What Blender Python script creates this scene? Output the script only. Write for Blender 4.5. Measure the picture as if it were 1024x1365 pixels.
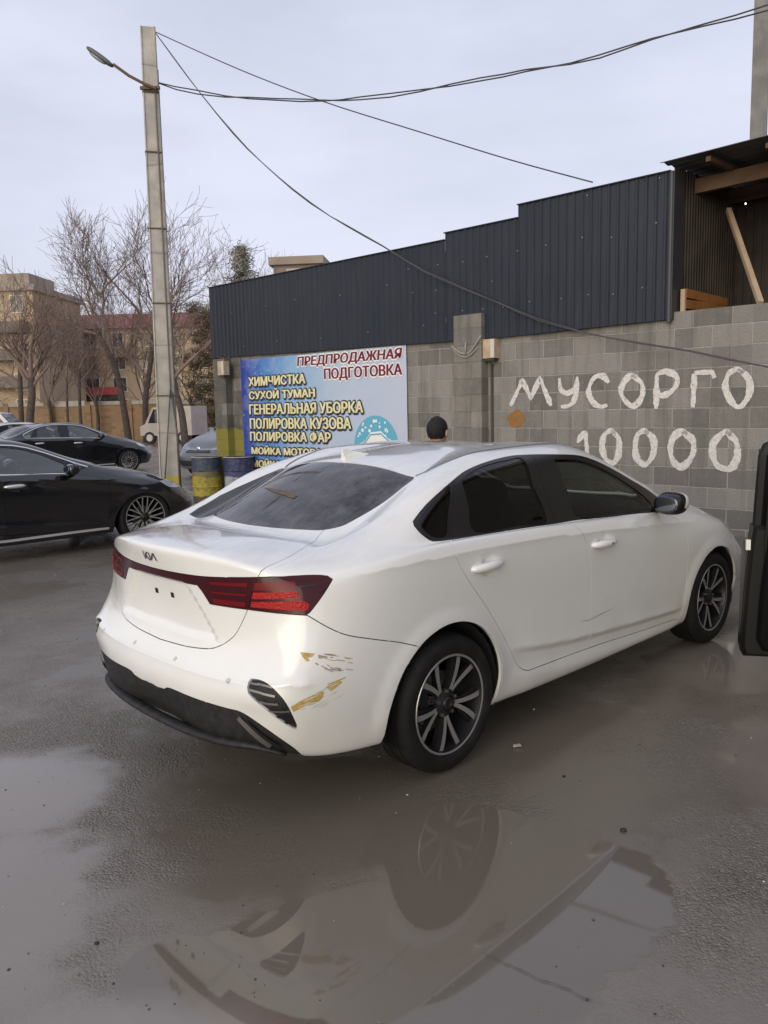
import bpy, bmesh, math, random
import numpy as np
from mathutils import Vector, Matrix
from mathutils.bvhtree import BVHTree
from mathutils.geometry import delaunay_2d_cdt
R = math.radians
for o in list(bpy.data.objects): bpy.data.objects.remove(o)
SC = bpy.context.scene
COL = SC.collection

# ------------------------------------------------------------------ camera
cam = bpy.data.objects.new('camera', bpy.data.cameras.new('camera')); COL.objects.link(cam)
PITCH, ROLL = 0.12903, -0.02182
cp, sp, cr, sr = math.cos(PITCH), math.sin(PITCH), math.cos(ROLL), math.sin(ROLL)
fw, up, rt = Vector((0, cp, -sp)), Vector((0, sp, cp)), Vector((1, 0, 0))
M = Matrix([cr*rt + sr*up, -sr*rt + cr*up, -fw]).transposed().to_4x4(); M.translation = (0, 0, 1.647)
cam.matrix_world = M
cam.data.sensor_fit = 'VERTICAL'; cam.data.sensor_height = 24; cam.data.lens = 24*1072.5/1365
cam.data.clip_end = 2000; cam.data.clip_start = .05
SC.camera = cam

# ------------------------------------------------------------------ sky, sun, exposure
SUN_EL, SUN_AZ = R(11), R(207)            # azimuth of the sun, clockwise from +Y
w = bpy.data.worlds.new('World'); SC.world = w; w.use_nodes = True
nt = w.node_tree; bg = nt.nodes['Background']
sky = nt.nodes.new('ShaderNodeTexSky'); sky.sky_type = 'NISHITA'; sky.sun_disc = False
sky.sun_elevation = SUN_EL; sky.sun_rotation = SUN_AZ; sky.air_density = 1.2; sky.dust_density = 2.5
tc = nt.nodes.new('ShaderNodeTexCoord'); mp = nt.nodes.new('ShaderNodeMapping'); mp.inputs['Scale'].default_value = (1, 1, 3.2)
nz = nt.nodes.new('ShaderNodeTexNoise'); nz.inputs['Scale'].default_value = 1.6; nz.inputs['Detail'].default_value = 6; nz.inputs['Roughness'].default_value = .55
rp = nt.nodes.new('ShaderNodeValToRGB'); rp.color_ramp.elements[0].position = .34; rp.color_ramp.elements[1].position = .68
rp.color_ramp.elements[0].color = (.58, .58, .58, 1); rp.color_ramp.elements[1].color = (.95, .95, .95, 1)
mx = nt.nodes.new('ShaderNodeMix'); mx.data_type = 'RGBA'
mx.inputs[7].default_value = (6.1, 6.3, 7.55, 1)      # thin high overcast
nt.links.new(tc.outputs['Generated'], mp.inputs[0]); nt.links.new(mp.outputs[0], nz.inputs[0]); nt.links.new(nz.outputs[0], rp.inputs[0])
nt.links.new(rp.outputs[0], mx.inputs[0]); nt.links.new(sky.outputs[0], mx.inputs[6]); nt.links.new(mx.outputs[2], bg.inputs[0])
bg.inputs[1].default_value = .1
sun = bpy.data.objects.new('sun', bpy.data.lights.new('sun', 'SUN')); COL.objects.link(sun)
sun.data.energy = 1.45; sun.data.angle = R(60); sun.data.color = (1, .93, .76)
sd = Vector((math.sin(SUN_AZ)*math.cos(SUN_EL), math.cos(SUN_AZ)*math.cos(SUN_EL), math.sin(SUN_EL)))
sun.rotation_euler = sd.to_track_quat('Z', 'Y').to_euler()
SC.view_settings.view_transform = 'Standard'; SC.view_settings.look = 'None'; SC.view_settings.gamma = 1
SC.view_settings.exposure = 0.40
SC.cycles.max_bounces = 8; SC.cycles.transparent_max_bounces = 16; SC.cycles.caustics_reflective = False; SC.cycles.caustics_refractive = False

# ------------------------------------------------------------------ helpers
def tag(o, label=None, cat=None, group=None, kind=None):
    if label: o['label'] = label
    if cat: o['category'] = cat
    if group: o['group'] = group
    if kind: o['kind'] = kind
    return o
def empty(name, loc=(0, 0, 0), rz=0):
    o = bpy.data.objects.new(name, None); COL.objects.link(o); o.location = loc; o.rotation_euler = (0, 0, rz); o.empty_display_size = .2
    return o
def link(name, me, m=None, parent=None):
    o = bpy.data.objects.new(name, me); COL.objects.link(o)
    if m is not None:
        for q in (m if isinstance(m, (list, tuple)) else [m]): me.materials.append(q)
    if parent is not None: o.parent = parent
    return o
def mesh(name, V, F, m=None, parent=None, smooth=False, mi=None):
    me = bpy.data.meshes.new(name); me.from_pydata([tuple(map(float, v)) for v in V], [], [tuple(f) for f in F])
    if smooth: me.polygons.foreach_set('use_smooth', [True]*len(me.polygons))
    if mi is not None: me.polygons.foreach_set('material_index', mi)
    me.update()
    return link(name, me, m, parent)
class MB:
    """collects shapes into one mesh"""
    def __init__(s): s.v = []; s.f = []; s.m = []
    def add(s, V, F, mi=0):
        n = len(s.v); s.v += [tuple(map(float, p)) for p in V]; s.f += [tuple(i+n for i in f) for f in F]; s.m += [mi]*len(F); return s
    def box(s, c, d, rz=0, mi=0, rot=None, bev=0):
        x, y, z = d[0]/2, d[1]/2, d[2]/2
        P = [Vector((a*x, b*y, e*z)) for e in (-1, 1) for b in (-1, 1) for a in (-1, 1)]
        Rm = rot if rot is not None else Matrix.Rotation(rz, 3, 'Z')
        return s.add([Rm @ p + Vector(c) for p in P], [(0, 2, 3, 1), (4, 5, 7, 6), (0, 1, 5, 4), (2, 6, 7, 3), (0, 4, 6, 2), (1, 3, 7, 5)], mi)
    def tube(s, pts, rad, n=8, mi=0, cap=True, flat=None):
        pts = [Vector(p) for p in pts]; k = len(pts); rad = rad if hasattr(rad, '__len__') else [rad]*k
        V = []; F = []; a = None
        for i, p in enumerate(pts):
            t = (pts[min(i+1, k-1)] - pts[max(i-1, 0)]).normalized()
            if a is None:
                a = t.orthogonal().normalized()
                if abs(t.z) < .9: a = (Vector((0, 0, 1)) - t*t.z).normalized()
            else:
                a = (a - t*a.dot(t)); a = a.normalized() if a.length > 1e-6 else t.orthogonal().normalized()
            b = t.cross(a)
            for j in range(n):
                q = 2*math.pi*j/n + (math.pi/4 if n == 4 else 0)
                V.append(p + (a*math.cos(q)*(flat or 1) + b*math.sin(q))*rad[i])
        for i in range(k-1):
            for j in range(n):
                F.append((i*n+j, i*n+(j+1) % n, (i+1)*n+(j+1) % n, (i+1)*n+j))
        if cap: F += [tuple(range(n))[::-1], tuple(range((k-1)*n, k*n))]
        return s.add(V, F, mi)
    def lathe(s, prof, n=32, axis='Y', mi=0, close=False):
        V = []; F = []
        for r, h in prof:
            for j in range(n):
                a = 2*math.pi*j/n; c, d = r*math.cos(a), r*math.sin(a)
                V.append((c, h, d) if axis == 'Y' else ((c, d, h) if axis == 'Z' else (h, c, d)))
        for i in range(len(prof)-1):
            for j in range(n):
                q = (i*n+j, i*n+(j+1) % n, (i+1)*n+(j+1) % n, (i+1)*n+j); F.append(q if axis != 'Y' else q[::-1])
        return s.add(V, F, mi)
    def ell(s, c, r, nu=16, nv=10, mi=0, rot=None, e=1.0):
        V = []; F = []
        f = lambda x: math.copysign(abs(x)**e, x)
        for j in range(nv+1):
            b = -math.pi/2 + math.pi*j/nv
            for i in range(nu):
                a = 2*math.pi*i/nu
                p = Vector((r[0]*f(math.cos(b))*f(math.cos(a)), r[1]*f(math.cos(b))*f(math.sin(a)), r[2]*f(math.sin(b))))
                V.append((rot @ p if rot is not None else p) + Vector(c))
        for j in range(nv):
            for i in range(nu): F.append((j*nu+i, j*nu+(i+1) % nu, (j+1)*nu+(i+1) % nu, (j+1)*nu+i))
        return s.add(V, F, mi)
    def build(s, name, m=None, parent=None, smooth=False):
        o = mesh(name, s.v, s.f, m, parent, smooth, s.m)
        if smooth == 'auto':
            me = o.data; me.set_sharp_from_angle(angle=R(38))
        return o

# ------------------------------------------------------------------ materials
def mat(name, col=(.5, .5, .5), rough=.5, metal=0, coat=0, spec=.5, emit=None):
    m = bpy.data.materials.new(name); m.use_nodes = True; b = m.node_tree.nodes['Principled BSDF']
    b.inputs['Base Color'].default_value = (*col, 1); b.inputs['Roughness'].default_value = rough; b.inputs['Metallic'].default_value = metal
    b.inputs['Coat Weight'].default_value = coat; b.inputs['Coat Roughness'].default_value = .04; b.inputs['Specular IOR Level'].default_value = spec
    if emit: b.inputs['Emission Color'].default_value = (*emit[0], 1); b.inputs['Emission Strength'].default_value = emit[1]
    m.diffuse_color = (*col, 1)
    return m
class NT:
    """small wrapper to wire nodes of a material"""
    def __init__(s, m): s.t = m.node_tree; s.b = s.t.nodes['Principled BSDF']
    def n(s, ty, ins=None, **kw):
        x = s.t.nodes.new('ShaderNode'+ty)
        for k, v in kw.items(): setattr(x, k, v)
        for k, v in (ins or {}).items():
            if hasattr(v, 'is_output') or isinstance(v, bpy.types.NodeSocket): s.t.links.new(v, x.inputs[k])
            else: x.inputs[k].default_value = v
        return x
    def obj(s, scale=(1, 1, 1), rot=(0, 0, 0), loc=(0, 0, 0), what='Object'):
        c = s.n('TexCoord'); return s.n('Mapping', {0: c.outputs[what], 'Scale': scale, 'Rotation': rot, 'Location': loc}).outputs[0]
    def noise(s, vec, scale=5, det=4, rough=.5, out=0, dist=0):
        return s.n('TexNoise', {'Vector': vec, 'Scale': scale, 'Detail': det, 'Roughness': rough, 'Distortion': dist}).outputs[out]
    def ramp(s, fac, stops):
        r = s.n('ValToRGB', {0: fac}); e = r.color_ramp.elements
        while len(e) < len(stops): e.new(.5)
        for i, (p, c) in enumerate(stops):
            e[i].position = p; e[i].color = (*c, 1) if hasattr(c, '__len__') else (c, c, c, 1)
        return r.outputs[0]
    def mix(s, f, a, b, blend='MIX'):
        x = s.n('Mix', data_type='RGBA', blend_type=blend)
        for k, v in ((0, f), (6, a), (7, b)):
            if isinstance(v, bpy.types.NodeSocket): s.t.links.new(v, x.inputs[k])
            else: x.inputs[k].default_value = v if (k == 0 or len(v) == 4) else (*v, 1)
        return x.outputs[2]
    def math(s, op, a, b=None, c=None):
        x = s.n('Math', operation=op)
        for k, v in enumerate((a, b, c)):
            if v is None: continue
            if isinstance(v, bpy.types.NodeSocket): s.t.links.new(v, x.inputs[k])
            else: x.inputs[k].default_value = v
        return x.outputs[0]
    def bump(s, h, strength=.3, dist=.01, normal=None):
        x = s.n('Bump', {'Height': h, 'Strength': strength, 'Distance': dist})
        if normal is not None: s.t.links.new(normal, x.inputs['Normal'])
        return x.outputs[0]
    def set(s, **kw):
        names = dict(col='Base Color', rough='Roughness', normal='Normal', coatn='Coat Normal', coatr='Coat Roughness', alpha='Alpha', metal='Metallic')
        for k, v in kw.items():
            i = s.b.inputs[names[k]]
            if isinstance(v, bpy.types.NodeSocket): s.t.links.new(v, i)
            else: i.default_value = v
def noisy(name, c1, c2, scale=6, rough=.7, bump=0, bscale=None, metal=0, stops=(.35, .7), det=5, spec=.4):
    m = mat(name, c1, rough, metal, spec=spec); t = NT(m); v = t.obj()
    t.set(col=t.ramp(t.noise(v, scale, det), [(stops[0], c1), (stops[1], c2)]))
    if bump: t.set(normal=t.bump(t.noise(v, bscale or scale*4, 5), bump, .01))
    return m
def glass_mat(name, tint, rough=.02, dirt=0, gloss=1.0):
    """tinted automotive glass: see-through tint under a Fresnel reflection, with optional dried dirt tinted like reflected sky"""
    m = bpy.data.materials.new(name); m.use_nodes = True; t = NT(m); tr = t.t
    out = tr.nodes['Material Output']
    tp = t.n('BsdfTransparent', {0: (*tint, 1)}); gl = t.n('BsdfGlossy', {0: (1, 1, 1, 1), 'Roughness': rough}); fr = t.n('Fresnel', {0: 1.5})
    ms = t.n('MixShader', {0: t.math('MULTIPLY', fr.outputs[0], gloss), 1: tp.outputs[0], 2: gl.outputs[0]}); last = ms
    if dirt:
        v = t.obj(scale=(1, 1, 1)); n1 = t.noise(v, 9, 6, .65); n2 = t.noise(t.obj(scale=(6, 60, 6), rot=(0, 0, .3)), 2.2, 4, .6)
        f = t.math('MULTIPLY', t.math('ADD', t.ramp(n1, [(.4, .15), (.75, 1)]), t.ramp(n2, [(.5, 0), (.72, .4)])), dirt)
        df = t.n('BsdfDiffuse', {0: (.40, .39, .45, 1)})  # dirt colour made bluish, painting some sky reflection into the glass
        last = t.n('MixShader', {0: f, 1: ms.outputs[0], 2: df.outputs[0]})
    tr.links.new(last.outputs[0], out.inputs[0]); return m

# ------------------------------------------------------------------ car: master surface
NET=[
[(-0.885,0,0.28),(-0.905,0.35,0.28),(-0.85,0.6,0.3),(-0.71,0.76,0.28),(-0.44,0.84,0.265),(0,0.85,0.21),(0.45,0.845,0.21),(1.05,0.84,0.2),(1.6,0.84,0.2),(2.1,0.84,0.2),(2.65,0.845,0.21),(3.1,0.82,0.22),(3.34,0.71,0.22),(3.46,0.38,0.22),(3.49,0,0.22)],
[(-0.94,0,0.34),(-0.965,0.36,0.34),(-0.9,0.64,0.36),(-0.75,0.79,0.3),(-0.44,0.885,0.285),(0,0.885,0.26),(0.45,0.88,0.25),(1.05,0.878,0.24),(1.6,0.876,0.24),(2.1,0.876,0.24),(2.65,0.885,0.26),(3.13,0.855,0.29),(3.41,0.72,0.29),(3.54,0.39,0.29),(3.57,0,0.29)],
[(-0.995,0,0.46),(-0.985,0.36,0.46),(-0.91,0.668,0.48),(-0.785,0.828,0.45),(-0.44,0.9,0.44),(0,0.905,0.42),(0.45,0.893,0.38),(1.05,0.888,0.37),(1.6,0.886,0.36),(2.1,0.888,0.36),(2.65,0.905,0.4),(3.16,0.875,0.44),(3.45,0.74,0.45),(3.57,0.39,0.45),(3.6,0,0.45)],
[(-0.985,0,0.57),(-0.975,0.36,0.57),(-0.918,0.672,0.57),(-0.805,0.837,0.59),(-0.44,0.903,0.6),(0,0.91,0.62),(0.45,0.897,0.6),(1.05,0.893,0.58),(1.6,0.893,0.57),(2.1,0.895,0.57),(2.65,0.91,0.62),(3.11,0.878,0.58),(3.4,0.745,0.56),(3.545,0.39,0.55),(3.585,0,0.55)],
[(-0.92,0,0.68),(-0.91,0.36,0.69),(-0.84,0.64,0.72),(-0.74,0.81,0.76),(-0.43,0.9,0.8),(0,0.91,0.82),(0.45,0.903,0.8),(1.05,0.9,0.79),(1.6,0.9,0.77),(2.1,0.898,0.74),(2.65,0.9,0.73),(3.04,0.862,0.68),(3.33,0.725,0.64),(3.5,0.39,0.62),(3.555,0,0.61)],
[(-0.91,0,0.86),(-0.903,0.36,0.87),(-0.83,0.63,0.89),(-0.72,0.785,0.93),(-0.42,0.888,0.98),(0,0.9,1),(0.45,0.898,0.995),(1.05,0.895,0.975),(1.6,0.892,0.94),(2.1,0.88,0.87),(2.62,0.855,0.85),(3.03,0.81,0.78),(3.29,0.69,0.72),(3.42,0.39,0.66),(3.47,0,0.65)],
[(-0.955,0,1.03),(-0.905,0.36,1.018),(-0.82,0.62,1),(-0.71,0.75,1),(-0.4,0.855,1.04),(0,0.868,1.055),(0.45,0.862,1.045),(1.05,0.858,1.025),(1.6,0.853,1),(2.1,0.825,0.98),(2.58,0.77,0.92),(2.96,0.72,0.85),(3.18,0.61,0.785),(3.29,0.36,0.71),(3.33,0,0.7)],
[(-0.925,0,1.09),(-0.875,0.36,1.078),(-0.8,0.6,1.041),(-0.635,0.705,1.05),(-0.3,0.815,1.085),(0.03,0.84,1.075),(0.45,0.842,1.065),(1.05,0.838,1.048),(1.6,0.832,1.025),(2.08,0.79,1.025),(2.5,0.71,0.985),(2.8,0.65,0.93),(2.95,0.55,0.89),(3.05,0.33,0.865),(3.08,0,0.855)],
[(-0.7,0,1.103),(-0.685,0.35,1.092),(-0.635,0.565,1.07),(-0.47,0.66,1.088),(-0.15,0.76,1.175),(0.13,0.785,1.2),(0.47,0.79,1.2),(1.07,0.787,1.19),(1.62,0.775,1.135),(2.08,0.745,1.105),(2.3,0.64,1.03),(2.48,0.57,1.01),(2.6,0.47,1),(2.67,0.29,0.98),(2.69,0,0.975)],
[(-0.545,0,1.101),(-0.525,0.34,1.094),(-0.475,0.54,1.078),(-0.36,0.625,1.112),(-0.0687,0.7247,1.228),(0.1878,0.748,1.2699),(0.4882,0.7534,1.2778),(1.0775,0.7515,1.2678),(1.6361,0.7437,1.2023),(2.0405,0.7173,1.1344),(2.2556,0.6204,1.0609),(2.3572,0.5325,1.0291),(2.4493,0.4378,1.0209),(2.5145,0.2687,1.0064),(2.5346,0,1.0008)],
[(-0.425,0,1.107),(-0.405,0.33,1.104),(-0.35,0.525,1.099),(-0.24,0.595,1.138),(0.02,0.69,1.28),(0.25,0.705,1.325),(0.5,0.715,1.34),(1.08,0.715,1.335),(1.62,0.71,1.265),(1.97,0.69,1.17),(2.2,0.6,1.1),(2.24,0.5,1.055),(2.31,0.41,1.045),(2.37,0.25,1.035),(2.39,0,1.03)],
[(-0.13,0,1.255),(-0.11,0.3,1.25),(-0.06,0.505,1.215),(0.05,0.565,1.27),(0.2,0.595,1.335),(0.36,0.625,1.374),(0.55,0.637,1.398),(1.04,0.645,1.4),(1.44,0.64,1.375),(1.74,0.62,1.28),(1.9,0.53,1.215),(1.94,0.45,1.18),(1.99,0.36,1.17),(2.03,0.22,1.165),(2.04,0,1.165)],
[(0.14,0,1.372),(0.16,0.26,1.362),(0.2,0.43,1.343),(0.27,0.485,1.342),(0.37,0.51,1.37),(0.48,0.53,1.398),(0.64,0.545,1.42),(1,0.55,1.43),(1.28,0.54,1.425),(1.48,0.5,1.385),(1.54,0.45,1.33),(1.59,0.39,1.315),(1.62,0.31,1.31),(1.65,0.19,1.305),(1.66,0,1.305)],
[(0.42,0,1.413),(0.44,0.17,1.408),(0.47,0.28,1.4),(0.52,0.33,1.397),(0.58,0.36,1.402),(0.65,0.38,1.42),(0.75,0.385,1.434),(0.96,0.38,1.441),(1.1,0.36,1.436),(1.2,0.33,1.425),(1.26,0.29,1.41),(1.3,0.25,1.405),(1.32,0.2,1.4),(1.34,0.12,1.398),(1.35,0,1.397)],
[(0.66,0,1.44),(0.6655,0,1.44),(0.6818,0,1.44),(0.708,0,1.441),(0.7428,0,1.441),(0.7845,0,1.441),(0.831,0,1.441),(0.88,0,1.441),(0.929,0,1.441),(0.9755,0,1.441),(1.0172,0,1.441),(1.052,0,1.441),(1.0782,0,1.44),(1.0945,0,1.44),(1.1,0,1.44)],
]
NET = np.array(NET, float); NET[-1, :, 1] = 0
NR, NC = NET.shape[:2]
def bs(t, n):
    t = np.clip(np.asarray(t, float), 0, n-1-1e-9); i = np.floor(t).astype(int); f = t-i
    return i, np.stack([(1-f)**3/6, (3*f**3-6*f**2+4)/6, (-3*f**3+3*f**2+3*f+1)/6, f**3/6], 1)
def pad(C):
    a = np.empty((NR+2, NC+2, 3)); a[1:-1, 1:-1] = C
    a[1:-1, 0] = C[:, 1]*[1, -1, 1]; a[1:-1, -1] = C[:, -2]*[1, -1, 1]
    a[0] = 2*a[1]-a[2]; a[-1] = a[-3]*[1, -1, 1]
    return a
def ev(A, u, v):
    iu, bu = bs(u, NC); iv, bv = bs(v, NR)
    G = A[iv[:, None, None]+np.arange(4)[None, :, None], iu[:, None, None]+np.arange(4)[None, None, :]]
    P = np.einsum('nijk,ni,nj->nk', G, bv, bu); P[:, 1] = np.where((np.asarray(u) < 1e-6) | (np.asarray(u) > NC-1-1e-6) | (np.asarray(v) > NR-1-1e-6), 0, P[:, 1])
    return P
_U, _V = np.meshgrid(np.arange(NC), np.arange(NR)); _C = NET.copy()
for _ in range(3): _C = _C + (NET - ev(pad(_C), _U.ravel(), _V.ravel()).reshape(NET.shape))
A0 = pad(_C)
def raw_normal(u, v, f, h=2e-3):
    u = np.clip(u, 0, NC-1); v = np.clip(v, 0, NR-1)
    u0, u1 = np.clip(u-h, 0, NC-1), np.clip(u+h, 0, NC-1); v0, v1 = np.clip(v-h, 0, NR-1), np.clip(v+h, 0, NR-1)
    n = np.cross(f(u, v1)-f(u, v0), f(u1, v)-f(u0, v)); l = np.linalg.norm(n, axis=1, keepdims=True)
    return n/np.maximum(l, 1e-12)
def sst(x, a, b):
    t = np.clip((x-a)/(b-a), 0, 1); return t*t*(3-2*t)
def disp(P):
    """shallow features pressed into the sheet metal (metres along the normal)"""
    x, y, z = P.T; d = np.zeros(len(x)); side = sst(y, .82, .87)
    zc = np.interp(x, [.3, .42, .70, .99, 1.75, 2.23], [.50, .487, .443, .411, .363, .343]); e = sst(x, .36, .62)*(1-sst(x, 2.12, 2.27))*side
    t = z-zc; d += e*(.009*np.exp(-np.maximum(t, 0)/.05) - .014*sst(-t, 0, .04)*(1-sst(-t, .07, .16)) - .007*(t < 0)*sst(-t, 0, .02)*0)
    zs = np.interp(x, [-.6, -.28, .07, .8, 1.13, 1.84, 2.4], [.985, 1.002, 1.0, .981, .96, .915, .87]); d += .0065*np.exp(-np.abs(z-zs)/.020)*side*(1-sst(x, 2.3, 2.7))*sst(x, -.75, -.3)
    for cx, cz, r in ((-.04, .315, .385), (2.665, .31, .362)):
        q = np.hypot(x-cx, z-cz); d += .009*(1-sst(q, r+.005, r+.085))*sst(y, .7, .8)*sst(z, .24, .40)
    for hx, hz in ((.26, .922), (1.275, .893)):
        q = np.hypot((x-hx)/1.25, z-hz); d -= .016*(1-sst(q, .018, .062))*side
    rear = 1-sst(x, -.80, -.72); hw = .43-.18*(z-.69)/.2
    d -= .014*rear*(1-sst(y, hw-.02, hw+.012))*sst(z, .70, .735)*(1-sst(z, .925, .94))
    d += .010*(1-sst(x, -.80, -.74))*np.exp(-np.abs(z-.585-.02*sst(y, .5, .8))/.018)
    return d
class Shell:
    def __init__(s, warp=None):
        s.warp = warp or (lambda P: P)
    def base(s, u, v): return ev(A0, u, v)
    def S(s, u, v):
        P = ev(A0, u, v); P = P + raw_normal(u, v, s.base)*disp(P)[:, None]; P[:, 1] = np.where(ev(A0, u, v)[:, 1] < 1e-6, 0, P[:, 1])
        return s.warp(P)
    def SN(s, u, v):
        return s.S(u, v), raw_normal(u, v, s.S, 6e-3)
_nu, _nv = 169, 157
_gu, _gv = np.meshgrid(np.linspace(0, NC-1, _nu), np.linspace(0, NR-1, _nv)); GUV = np.stack([_gu.ravel(), _gv.ravel()], 1); GP = ev(A0, GUV[:, 0], GUV[:, 1])
GF = []
for j in range(_nv-1):
    for i in range(_nu-1):
        a = j*_nu+i; GF += [(a, a+1, a+_nu+1), (a, a+_nu+1, a+_nu)]
BVH = BVHTree.FromPolygons([tuple(p) for p in GP], GF)
def to_uv(pts):
    out = []
    for p in pts:
        q, n, k, d = BVH.find_nearest(Vector(p)); a, b, c = (GP[i] for i in GF[k])
        e1, e2, e3 = b-a, c-a, np.array(q)-a; d11, d12, d22, d31, d32 = e1@e1, e1@e2, e2@e2, e3@e1, e3@e2; D = d11*d22-d12*d12
        l1, l2 = ((d22*d31-d12*d32)/D, (d11*d32-d12*d31)/D) if abs(D) > 1e-18 else (0, 0)
        t = [GUV[i] for i in GF[k]]; out.append((1-l1-l2)*t[0]+l1*t[1]+l2*t[2])
    return np.array(out)
def spline(P, step=.018, closed=False):
    """Catmull-Rom through the points, resampled"""
    P = [np.array(p, float) for p in P]; n = len(P); out = []
    for i in range(n if closed else n-1):
        p0, p1, p2, p3 = (P[(i-1) % n], P[i], P[(i+1) % n], P[(i+2) % n]) if closed else (P[max(i-1, 0)], P[i], P[i+1], P[min(i+2, n-1)])
        k = max(1, int(np.linalg.norm(p2-p1)/step))
        for j in range(k):
            t = j/k; out.append(.5*((2*p1)+(p2-p0)*t+(2*p0-5*p1+4*p2-p3)*t*t+(3*p1-p0-3*p2+p3)*t**3))
    if not closed: out.append(P[-1])
    return out
def poly(P, step=.03):
    P = [np.array(p, float) for p in P]; out = []
    for i in range(len(P)-1):
        k = max(1, int(np.linalg.norm(P[i+1]-P[i])/step)); out += [P[i]+(P[i+1]-P[i])*j/k for j in range(k)]
    return out+[P[-1]]
def inside(pts, pg):
    x, y = pts[:, 0], pts[:, 1]; r = np.zeros(len(x), bool); n = len(pg); j = n-1
    for i in range(n):
        xi, yi = pg[i]; xj, yj = pg[j]
        if yi != yj: r ^= ((yi > y) != (yj > y)) & (x < (xj-xi)*(y-yi)/(yj-yi)+xi)
        j = i
    return r
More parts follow.
